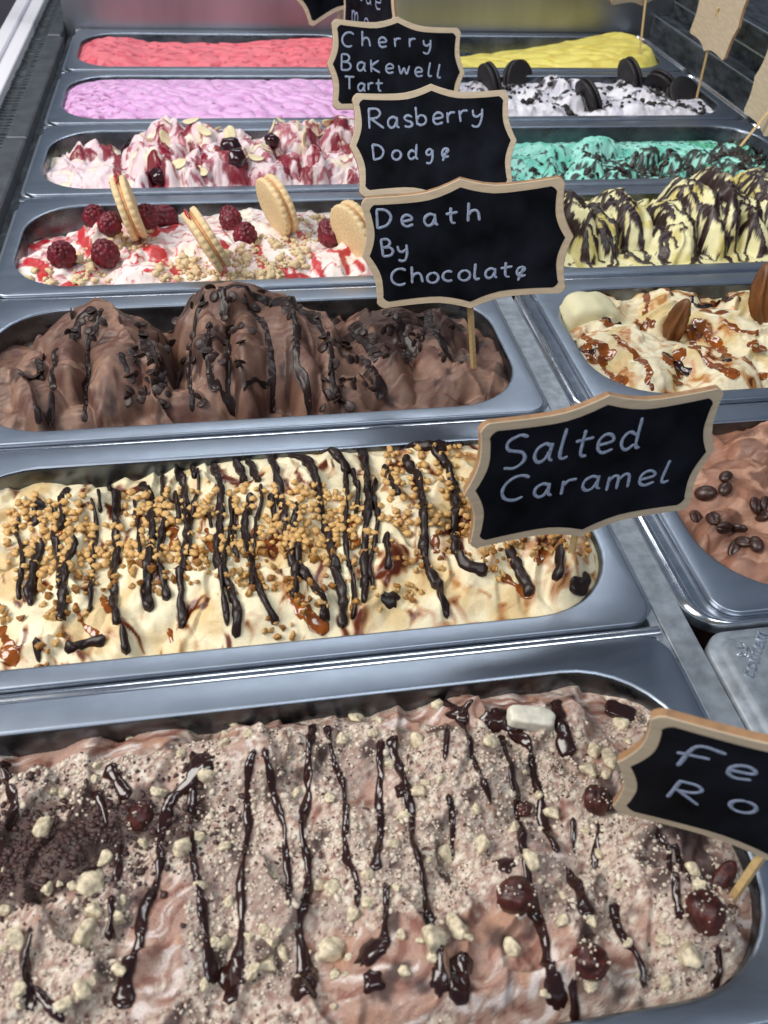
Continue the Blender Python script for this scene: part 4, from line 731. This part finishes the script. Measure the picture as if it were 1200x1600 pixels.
for (x, y, yaw, tilt, lab) in [(260, 125, -58, -18, 'black sandwich cookie showing its round face, left of the others'), (525, 195, 10, -24, 'black sandwich cookie edge on, leaning in the middle of the white ice cream'), (680, 115, 8, -18, 'black sandwich cookie standing edge on at the back of the white ice cream'), (880, 185, -75, -48, 'black sandwich cookie lying back beside the wooden stick'), (155, 140, 12, -14, 'black sandwich cookie half hidden behind the chalkboard signs'), (800, 150, 30, -35, 'black sandwich cookie leaning on the one beside the stick')]:
    u, v = r6.hit(*h2c([(x, y + 42)])[0]); yw = math.radians(yaw); t = tag(empty('chocolate_cookie', r6.pt(u, v, 3)), lab, 'cookie', 'black sandwich cookies')
    n_ = Vector((math.cos(yw), math.sin(yw), 0)); tl = math.radians(tilt); up = Vector((0, 0, 1)); side = up.cross(n_)
    n_ = (Matrix.Rotation(tl, 3, side) @ n_) if abs(yaw) < 40 else (Matrix.Rotation(-tl * -1, 3, side) @ n_)
    t.rotation_euler = n_.to_track_quat('Z', 'Y').to_euler(); link('wafer', wm1, t); link('wafer', wm2, t); link('cream', cm, t)

# ================================================================== mint
def hr5(u, v):
    L = rlobes(40, 66, (60, 320), (8, 74), (10, 20), (-6, 5), (8, 12)) + [(88, 84, 40, 22, 0, 2, -14), (150, 98, 40, 22, 30, 2, -16), (290, 66, 26, 26, 0, 9, -14), (60, 50, 40, 30, 0, 0, -14), (280, 40, 40, 26, 0, 2, -14)]
    return clampwall(lobes(u, v, -16 + 8 * ss(70, 10, v), L, .9, .4, 90) + fbm(u, v, 8, 3, 4) * 1.8, u, v, -5, 12)
r5 = Tub(5, 'R', hr5, 1.15)
def cr5(u, v, h):
    t = mixc(np.tile(C('a8eadb'), (len(u), 1)), C('80d8c4'), ss(-.1, .35, fbm(u, v, 20, 3, 5))); t = mixc(t, C('4fb27c'), ss(.1, .4, fbm(u, v, 26, 3, 25)) * ss(150, 260, u) * .7)
    m = ss(.10, .2, fbm(u, v, 6.5, 3, 41) + .07 + .26 * ss(100, 220, u) - .5 * ss(78, 96, v) - .25 * ss(140, 80, u) * ss(20, 50, v)); return mixc(t, C('2a1a18'), m * .95), m * .3, m * .9
r5.sheet(M['ice'], cr5, 'turquoise mint ice cream covered in dark chocolate pieces')
chk = [lump('chocolate_chunk', I2, .12, i, M['chip'], 1.4, .9, .5, .6) for i in range(4)]
i = 0
while i < 160:
    u, v = rng.uniform(60, 325), rng.uniform(6, 74)
    if rng.random() < .35 + u / 500: r5.part('chocolate_chunk', chk[i % 4], r5.pt(u, v, 1), tuple(rng.uniform(-1, 1, 3)), rng.uniform(1.8, 4.4)); i += 1

# ================================================================== pale yellow with chocolate streaks
pk = [(a, b, rx, ry, ro, t, -9) for a, b, rx, ry, ro, t in [(10, 66, 18, 44, 6, 16), (34, 74, 17, 48, -8, 19), (58, 72, 18, 52, 5, 24), (80, 66, 15, 44, -12, 15), (102, 80, 20, 46, 14, 22), (124, 52, 18, 40, 30, 5), (146, 66, 17, 50, -6, 18), (166, 74, 18, 54, 8, 30), (186, 80, 18, 56, -4, 38), (206, 70, 16, 52, 6, 25), (230, 84, 20, 52, -6, 36), (254, 74, 18, 54, 5, 28), (280, 80, 20, 56, 0, 34), (306, 70, 20, 50, -5, 26)]]
def hr4(u, v):
    H = lobes(u, v, -9 + fbm(u, v, 40, 3, 4) * 3, [(*p, .8) for p in pk], 1.2, .9, 44)
    H = H + 1.5 * np.sin(u / 2.6 + 3 * fbm(u, v, 30, 2, 3)) * ss(0, 12, H)
    return clampwall(H + folds(u, v, 24, 6, 8, 108), u, v, -5, 13)
r4 = Tub(4, 'R', hr4, .95); sp = []; r_ = np.random.default_rng(17)
for k in range(120):
    p = np.array([r_.uniform(0, 338), r_.uniform(58, 112)]); path = [p.copy()]; dr = r_.normal() * .35
    for _ in range(int(r_.uniform(6, 30))): p = p + np.array([dr + r_.normal() * .25, -1]) * 3.2; path.append(p.copy())
    sp.append((path, r_.uniform(1.8, 4.6)))
for k in range(40):
    p = np.array([r_.uniform(0, 338), r_.uniform(70, 110)]); sp.append(([p, p + [r_.uniform(5, 12), r_.uniform(-4, 4)], p + [r_.uniform(14, 24), r_.uniform(-6, 6)]], r_.uniform(3, 7)))
def cr4(u, v, h):
    t = mixc(np.tile(C('efe7b4'), (len(u), 1)), C('d8c878'), ss(0, .4, fbm(u, v, 24, 3, 5))); m = ss(.02, .2, streaks(u, v, sp, 3, .5)); cap = .8 * ss(26, 40, h + 6 * fbm(u, v, 7, 3, 9) * 2); m = np.maximum(m, cap * ss(-.25, .1, fbm(u, v, 9, 3, 12)))
    m = np.maximum(m, ss(.42, .5, fbm(u, v, 8, 3, 71))); return mixc(t, C('33211f'), m), m * .25, m * .9
r4.sheet(M['ice'], cr4, 'pale yellow ice cream in tall peaks streaked with dark chocolate sauce')

# ================================================================== vanilla with caramel and pecans
def hr3(u, v):
    L = rlobes(26, 31, (20, 330), (10, 122), (18, 34), (-4, 6), (7, 11), (10, 80)) + [(40, 62, 40, 26, -50, 4, -10), (84, 36, 40, 22, -60, 2, -10), (118, 74, 36, 24, -40, 9, -8), (170, 90, 40, 24, -30, 8, -8), (150, 30, 60, 20, 0, 0, -9), (90, 96, 26, 16, 0, 6, -8)]
    return clampwall(lobes(u, v, -9 + fbm(u, v, 40, 3, 4) * 3 - 4 * ss(110, 136, v), L, .9, .7, 10) + folds(u, v, 30, 6, -40, 88) + fbm(u, v, 10, 3, 4) * .8, u, v, -5, 12)
r3 = Tub(3, 'R', hr3, .95)
def cr3(u, v, h):
    wu = u + fbm(u, v, 22, 3, 2) * 14; wv = v + fbm(u, v, 22, 3, 9) * 14
    t = mixc(np.tile(C('efe2c0'), (len(u), 1)), C('dcc38c'), ss(0, .4, fbm(wu, wv, 30, 3, 5))); m = ss(.1, .36, fbm((wu + wv) * .8, (wv - wu) * .35, 14, 3, 61)) ; t = mixc(t, C('b9742a'), m * .9); m2 = ss(.42, .55, fbm((wu + wv) * .8, (wv - wu) * .35, 14, 3, 61)); t = mixc(t, C('6a300e'), m2)
    return t, m
r3.sheet(M['ice'], cr3, 'vanilla ice cream with glossy caramel sauce and pecans')
k6 = crop(840, 430, .3)
for pts, wd in [([(240, 290), (300, 350), (400, 440)], 7), ([(380, 310), (450, 360), (520, 440), (580, 500), (570, 580)], 6), ([(190, 350), (260, 390), (300, 470)], 9), ([(330, 400), (360, 500), (450, 580)], 8), ([(320, 230), (360, 250), (430, 250)], 7), ([(490, 260), (560, 265), (610, 280)], 6), ([(760, 250), (810, 320), (830, 390)], 6), ([(800, 240), (880, 320), (950, 400), (990, 450)], 9), ([(790, 370), (860, 430), (960, 490)], 7), ([(900, 470), (1000, 500), (1050, 500)], 10), ([(1060, 420), (1120, 480), (1200, 540)], 9), ([(800, 110), (850, 150), (950, 150)], 9), ([(930, 95), (1000, 125), (1060, 115)], 9), ([(850, 180), (920, 200), (1000, 190)], 8), ([(660, 400), (690, 450), (760, 510)], 12), ([(740, 380), (745, 460)], 9), ([(700, 540), (740, 550)], 7), ([(560, 90), (580, 190)], 6), ([(620, 70), (690, 110)], 6), ([(960, 230), (1050, 290), (1150, 310)], 6), ([(1100, 380), (1180, 360)], 10), ([(590, 560), (610, 605)], 6)]:
    drizzle(r3, k6(pts), wd * .72, .5, M['caramel'], 'caramel_drizzle', wob=.3)
for pts, wd in [([(650, 400), (700, 440), (790, 520)], 7), ([(800, 105), (830, 160), (900, 150)], 7), ([(940, 95), (1010, 130)], 6), ([(180, 350), (250, 390), (300, 410)], 5), ([(330, 220), (380, 255), (435, 245)], 5), ([(960, 420), (990, 455)], 8)]:
    drizzle(r3, k6(pts), wd * .62, 1.1, M['gloss'], 'sauce_drizzle', wob=.6)
def pecan_mesh():
    V, F = ico(4); V = V.copy(); a = np.arctan2(V[:, 1], V[:, 0]); rid = 1 + .32 * np.cos(a * 6 + 1.2 * fbm(V[:, 2] * 3, a, 1.5, 2, 4)) * (1 - V[:, 2] ** 2) + .16 * fbm(V[:, 2] * 5, a * 2.5, 1.0, 3, 4)
    gr = 1 - .35 * np.exp(-((a - math.pi / 2) / .25) ** 2); V[:, :2] *= (rid * gr)[:, None]; V = V * [.30, .22, .96]; V[:, 1] += .12 * V[:, 2] ** 2; return mesh_np('pecan', V, F, M['pecan'], True)
pcm = pecan_mesh()
for (x, y, rot, sc_, lab) in [(690, 300, (.15, .22, -1.3), 25, 'pecan standing upright in the caramel sauce nearer the signs'), (1130, 170, (.1, -.22, -1.2), 27, 'pecan standing upright at the right edge of the caramel ice cream')]:
    u, v = r3.hit(*k6([(x, y + 40)])[0]); o = link('pecan', pcm, None, r3.pt(u, v, sc_ * .5), rot, sc_); tag(o, lab, 'pecan', 'pecans on the caramel ice cream')
def cream_slab():
    V, F = ico(4); V = V / (np.abs(V) ** 5).sum(1)[:, None] ** .2; V = V * [1.25, .8, .78]; V = V * (1 + .1 * fbm(V[:, 0] * 2 + V[:, 2], V[:, 1] * 2 - V[:, 2], 1.4, 3, 8))[:, None]; V[:, 2] -= .25 * V[:, 0] ** 2 * .5
    return mesh_np('cream_slab', V, F, mat('pale_cream', C('e4dcb4'), .5, noise=(80, .85, 1.05), bump=[(300, .3, .002)], sss=.2), True)
o = link('cream_slab', cream_slab(), None, r3.pt(24, 104, -1), (0.1, .16, .12), 17); tag(o, 'smooth pale cream block at the back left corner of the caramel pan', 'cream')

# ================================================================== coffee
def hr2(u, v):
    L = rlobes(20, 12, (6, 330), (8, 120), (18, 34), (-5, 3), (7, 11)) + [(50, 84, 40, 22, 12, 2, -10), (84, 116, 40, 18, 40, 10, -8), (20, 52, 22, 10, 40, 2, -11), (44, 30, 34, 18, -20, -3, -11), (70, 60, 26, 14, 30, 1, -10)]
    return clampwall(lobes(u, v, -10 + fbm(u, v, 40, 3, 4) * 3, L, .9, .6, 17) + folds(u, v, 34, 6, 60, 98) + fbm(u, v, 12, 3, 4) * .8, u, v, -6, 12)
r2 = Tub(2, 'R', hr2, .9)
def cr2(u, v, h):
    wu = u + fbm(u, v, 25, 3, 2) * 12; wv = v + fbm(u, v, 25, 3, 9) * 12; t = mixc(np.tile(C('986b55'), (len(u), 1)), C('785443'), ss(-.1, .35, fbm(wu, wv, 24, 3, 5))); t = mixc(t, C('b58a72'), ss(.15, .4, fbm(wu * .6, wv * 1.6, 16, 3, 15))); return t, .15 + .3 * ss(0, .3, fbm(u, v, 20, 2, 66))
r2.sheet(M['gelato'], cr2, 'milk coffee brown ice cream with whole coffee beans')
def bean_mesh():
    V, F = ico(4); V = V.copy(); x, y, z = V[:, 0], V[:, 1], V[:, 2]; gv = np.exp(-((y + .12 * np.sin(x * 3)) / .13) ** 2) * (z > 0); V[:, 2] = np.where(z > 0, z * .55 - gv * .30, z); return mesh_np('coffee_bean', V * [1, .74, .62], F, M['bean'], True)
bnm = bean_mesh()
for i, (x, y, lab) in enumerate([(1065, 657, 'upper bean of the tight pair on the smooth coffee ice cream'), (1062, 697, 'lower bean of the tight pair on the smooth coffee ice cream'), (1002, 708, 'large single bean beside the right edge of the caramel sign'), (1160, 868, 'bean lying alone on the lower right of the coffee ice cream'), (1025, 785, 'split bean in the row of beans below the smooth patch'), (975, 785, 'leftmost bean in the row of beans below the smooth patch'), (1105, 815, 'bean in the middle of the dark bean row'), (1160, 745, 'upper bean of the cluster at the right picture edge'), (1190, 745, 'rightmost bean of the upper cluster at the picture edge'), (1180, 780, 'lower bean of the cluster at the right picture edge'), (1120, 860, 'shiny bean half sunk near the front of the coffee pan'), (1090, 880, 'lowest bean, half sunk at the front edge of the coffee pan'), (1060, 820, 'bean tucked between the bean row and the front swirl')]):
    u, v = r2.hit(600 + x / 2, (420 if y < 760 and i < 3 else 700 if y > 760 else 420) + y / 2) if i < 3 else r2.hit(600 + x / 2, {3: 420, 4: 420, 5: 420, 6: 420, 7: 420, 8: 420, 9: 420, 10: 420, 11: 420, 12: 420}[i] + y / 2)
    o = link('coffee_bean', bnm, None, r2.pt(u, v, 1.6), rot_to(r2.normal(u, v) * (1 if i not in (0, 1, 2, 3) else -1) + Vector(rng.uniform(-.35, .35, 3)), rng.uniform(0, 3)), 5.0 if i != 2 else 6.2); tag(o, lab, 'coffee bean', 'coffee beans')

# ================================================================== chalkboard signs
def arc(cx, cy, rx, ry, a0, a1, n=10): return [(cx + rx * math.cos(math.radians(a0 + (a1 - a0) * i / n)), cy + ry * math.sin(math.radians(a0 + (a1 - a0) * i / n))) for i in range(n + 1)]
GL = {'C': (.75, [arc(.4, .5, .38, .5, 48, 305)]), 'c': (.5, [arc(.25, .3, .24, .3, 48, 305)]), 'h': (.48, [[(0, 1), (0, 0)], [(0, .3), (.1, .52), (.27, .56), (.38, .4), (.44, 0)]]), 'e': (.5, [[(.03, .28), (.42, .36), (.38, .55), (.2, .62), (.04, .45), (.05, .15), (.2, 0), (.46, .08)]]),
 'r': (.4, [[(0, .6), (.03, 0)], [(.02, .36), (.14, .56), (.36, .58)]]), 'y': (.5, [[(0, .6), (.04, .3), (.2, .2), (.4, .36)], [(.44, .64), (.42, .1), (.3, -.3), (.12, -.36), (-.04, -.26)]]),
 'B': (.58, [[(.02, 1), (0, 0)], [(0, 1), (.3, 1), (.42, .8), (.3, .58), (.02, .52)], [(.02, .52), (.36, .5), (.5, .28), (.36, .04), (0, 0)]]), 'a': (.55, [[(.4, .5), (.25, .6), (.06, .48), (.02, .22), (.14, .02), (.3, .08), (.4, .35)], [(.42, .6), (.42, .12), (.52, 0)]]),
 'k': (.52, [[(0, .8), (0, 0)], [(.42, .78), (.02, .35), (.46, 0)]]), 'w': (.66, [[(0, .6), (.12, .05), (.3, .42), (.44, .05), (.62, .6)]]), 'l': (.26, [[(.06, 1), (0, .2), (.08, .01), (.22, .06)]]), 'T': (.62, [[(-.05, 1), (.62, 1)], [(.28, 1), (.26, 0)]]),
 't': (.42, [[(.15, .9), (.15, .12), (.32, 0)], [(-.06, .55), (.42, .6)]]), 'R': (.62, [[(.04, 1), (0, 0)], [(0, 1), (.36, 1), (.5, .78), (.36, .56), (.04, .5)], [(.1, .5), (.6, 0)]]), 's': (.42, [[(.38, .52), (.2, .62), (.05, .5), (.12, .35), (.32, .25), (.36, .1), (.2, 0), (.02, .06)]]),
 'S': (.62, [[(.55, .92), (.35, 1), (.08, .85), (.1, .6), (.45, .45), (.52, .2), (.3, 0), (.02, .04)]]), 'b': (.5, [[(0, 1), (0, 0)], [(0, .3), (.15, .52), (.35, .48), (.42, .26), (.32, .05), (.12, 0), (0, .12)]]), 'D': (.62, [[(.02, 1), (.02, 0)], [(0, 1), (.36, .9), (.55, .55), (.4, .15), (.02, 0)]]),
 'o': (.52, [arc(.24, .3, .23, .3, 90, 450, 14)]), 'd': (.58, [[(.4, .45), (.2, .58), (.04, .4), (.04, .15), (.18, 0), (.38, .15)], [(.46, 1), (.43, .12), (.54, 0)]]), 'g': (.5, [[(.38, .5), (.2, .6), (.05, .42), (.12, .2), (.3, .25), (.38, .5)], [(.4, .55), (.4, -.1), (.28, -.38), (.05, -.35)]]),
 'm': (.7, [[(0, .6), (0, 0)], [(0, .38), (.12, .57), (.25, .5), (.27, 0)], [(.27, .38), (.41, .57), (.54, .5), (.58, 0)]]), 'F': (.6, [[(.6, 1), (.12, 1), (.02, 0)], [(-.12, .55), (.42, .62)]]), 'E': (.5, [[(.1, .2), (.4, .5), (.3, .66), (.12, .6), (.05, .35), (.16, .08), (.44, .12)], [(.34, .62), (.1, -.2)]]), 'u': (.5, [[(0, .6), (.04, .1), (.2, 0), (.38, .15), (.4, .6)], [(.4, .3), (.46, 0)]])}
A = 56.0
def plaque(w_, b, tp, sp_, r=.10):
    pk_ = lambda t: max(0, 1 - t / .42) ** 1.7; top = []; n = 17; side = []
    for i in range(n): x = -(w_ - r) + 2 * (w_ - r) * i / (n - 1); top.append((x, b + tp * pk_(abs(x) / w_) - .02 * math.sin(math.pi * min(1, abs(x) / w_))))
    for i in range(n): y = (b - r) - 2 * (b - r) * i / (n - 1); side.append((w_ + sp_ * pk_(abs(y) / b * .8) - .022 * math.sin(math.pi * min(1, abs(y) / b)), y))
    cr = lambda sx, sy, a0, a1: [(sx * (w_ - r) + r * math.cos(math.radians(a)), sy * (b - r) + r * math.sin(math.radians(a))) for a in np.linspace(a0, a1, 7)[1:-1]]
    return top + cr(1, 1, 90, 0) + side + cr(1, -1, 0, -90) + [(-x, -y) for x, y in top] + cr(-1, -1, -90, -180) + [(-x, -y) for x, y in side] + cr(-1, 1, 180, 90)
def slab(pts, z0, z1, bev=.3, k=A):
    n = len(pts); ar = np.array(pts) * k; c_ = ar.mean(0); inn = ar + (c_ - ar) / np.linalg.norm(c_ - ar, axis=1)[:, None] * bev
    V = [(*p, z0) for p in ar] + [(*p, z1 - bev) for p in ar] + [(*p, z1) for p in inn]
    F = [tuple(reversed(range(n)))][::-1] + [(i, n + i, n + (i + 1) % n, (i + 1) % n) for i in range(n)] + [(n + i, 2 * n + i, 2 * n + (i + 1) % n, n + (i + 1) % n) for i in range(n)] + [tuple(2 * n + i for i in range(n))]
    return np.array(V), [tuple(reversed(f)) for f in F]
V, F = slab(plaque(1, .609, .085, .074), -1.7, 1.5, .35); plate_me = mesh_np('wooden_plate', V, F, M['wood'], False); plate_me.materials.append(M['woodedge'])
for p in plate_me.polygons:
    if abs(p.normal.z) < .3: p.material_index = 1
V, F = slab(plaque(.922, .532, .08, .07, .085), 1.0, 1.75, .2); board_me = mesh_np('chalkboard', V, F, M['board'], False)
def lettering(lines):
    mb = MB()
    for text, x0, yb, x1, y1, cap in lines:
        ws = [GL[c][0] if c != ' ' else .5 for c in text]; gap = .16; tot = sum(ws) + gap * (len(ws) - 1); k = (x1 - x0) / tot; x = 0
        ky = cap; kx = min(k, cap * 1.35); ext = (x1 - x0) - kx * sum(ws); gx = ext / max(1, len(ws) - 1) if len(ws) > 1 else 0; cx = x0
        for c, w_ in zip(text, ws):
            f = (cx - x0) / max(1e-6, x1 - x0); by = yb + (y1 - yb) * f + rng.uniform(-.012, .012); sk = rng.uniform(-.03, .1); sz = rng.uniform(.93, 1.06)
            for st in GL[c][1]:
                q = smooth([(cx + (a + b * sk) * kx * sz, by + b * ky * sz) for a, b in st], .012); q = q * A; d = np.gradient(q, axis=0); d /= np.linalg.norm(d, axis=1)[:, None] + 1e-9
                wd = .76 * (1 + .25 * fbm(np.arange(len(q)) * 1., np.zeros(len(q)) + cx * 31, 5, 2, 3)); nn = np.c_[-d[:, 1], d[:, 0]]; L_ = len(q)
                Vv = []
                for i in range(L_):
                    ww = wd[i] * (.55 if i in (0, L_ - 1) else 1); Vv += [(*(q[i] + nn[i] * ww), 1.76), (*(q[i] + nn[i] * ww * .5), 1.95), (*(q[i] - nn[i] * ww * .5), 1.95), (*(q[i] - nn[i] * ww), 1.76)]
                mb.add(Vv, [(i * 4 + j, (i + 1) * 4 + j, (i + 1) * 4 + j + 1, i * 4 + j + 1) for i in range(L_ - 1) for j in range(3)])
            cx += w_ * kx + gx
    return mb.mesh('chalk_lettering', M['chalk'], True)
def sign(Cp, X, Y, lines, base, label, side=1, top_y=-.66):
    X = Vector(X).normalized(); Y = Vector(Y); Y = (Y - X * Y.dot(X)).normalized(); Z = X.cross(Y)
    R4 = Matrix((X, Y, Z)).transposed().to_4x4(); t = tag(empty('chalkboard_sign'), label, 'sign', 'chalkboard flavour signs'); t.matrix_world = Matrix.Translation(Vector(Cp) * S) @ R4
    link('wooden_plate', plate_me, t); bd = link('chalkboard', board_me, t)
    if lines: link('chalk_lettering', lettering(lines), bd)
    inv = (Matrix.Translation(Vector(Cp)) @ R4).inverted(); b = inv @ Vector(base)
    mb = MB(); a = Vector((0, top_y * A * .55, -3.4)); tube(mb, [a, a.lerp(b, .5) + Vector((0, 0, -.2)), b], [2.0, 2.0, 1.9], 4, .8); link('stick', mb.mesh('stick', M['stick'], False), t)
    return t
sign([291.8, 212.8, 92.8], [.949, -.25, .195], [-.183, .07, .981], [('Death', -.87, .284, .17, .255, .19), ('By', -.85, -.013, -.58, -.01, .18), ('ChocolatE', -.81, -.341, .61, -.375, .18)], on_plane(741, 592, -9), 'chalkboard sign reading Death By Chocolate, standing in the brown ice cream')
sign([309.5, 36.7, 73.9], [.995, .101, .025], [-.032, .067, .997], [('Salted', -.79, .175, .36, .165, .28), ('Caramel', -.79, -.147, .72, -.26, .235)], on_plane(885, 905, -9), 'chalkboard sign reading Salted Caramel, tilted over the butterscotch topped ice cream')
sign([305.9, 366.1, 93.7], [1, .026, .012], [-.025, .565, .825], [('Rasberry', -.81, .18, .65, .25, .22), ('DodgE', -.79, -.175, .19, -.18, .18)], (307, 362, -9), 'chalkboard sign reading Rasberry Dodge, second of the row of three overlapping signs')
sign([309.7, 534.9, 93.5], [.995, .064, -.071], [.033, .466, .884], [('Cherry', -.86, .243, .54, .30, .2), ('Bakewell', -.86, -.075, .70, -.10, .2), ('Tart', -.80, -.337, -.23, -.32, .18)], (309, 530, -9), 'chalkboard sign reading Cherry Bakewell Tart, farthest of three overlapping signs')
sign([328.8, -120.2, 60.9], [.897, -.441, .032], [-.055, -.041, .998], [('Fe', -.76, .15, -.34, .21, .25), ('Ro', -.72, -.24, -.23, -.165, .22)], on_plane(1136, 1416, -12), 'chalkboard sign reading Fe Ro, cut off by the right edge nearest the camera')
def facing(px, py, ydist):                      # point on the viewing line at a given depth of the counter
    d = ray(px, py); return CAM + d * ((ydist - CAM[1]) / d[1])
sign(facing(576, 3, 742), [.30, -.95, 0], [.0, .03, 1], [('Blue', -.7, -.05, .55, .0, .34), ('mer', -.6, -.46, .5, -.44, .30)], (330, 742, -6), 'narrow looking chalkboard sign turned sideways above the lilac ice cream')
sign(facing(528, -42, 900), [.86, .35, .36], [-.33, .1, .94], [], (298, 898, -6), 'chalkboard sign over the coral ice cream, mostly above the picture')
sign(facing(1124, 20, 752), [.097, .995, .0], [.1, .0, .99], [], r6.at(1089, 153, -6), 'pale wooden back of a sign standing in the cookie ice cream', top_y=.15)
sign(facing(1222, 150, 585), [.055, .998, .0], [.08, .0, 1], [], (672, 585, -10), 'pale wooden back of a sign at the right edge beside the mint ice cream', top_y=-.2)
sign(facing(1013, -48, 915), [-.9, -.4, .0], [.08, .1, 1], [], r7.at(1000, 85, -6), 'sign on a thin stick in the far yellow ice cream, above the picture')
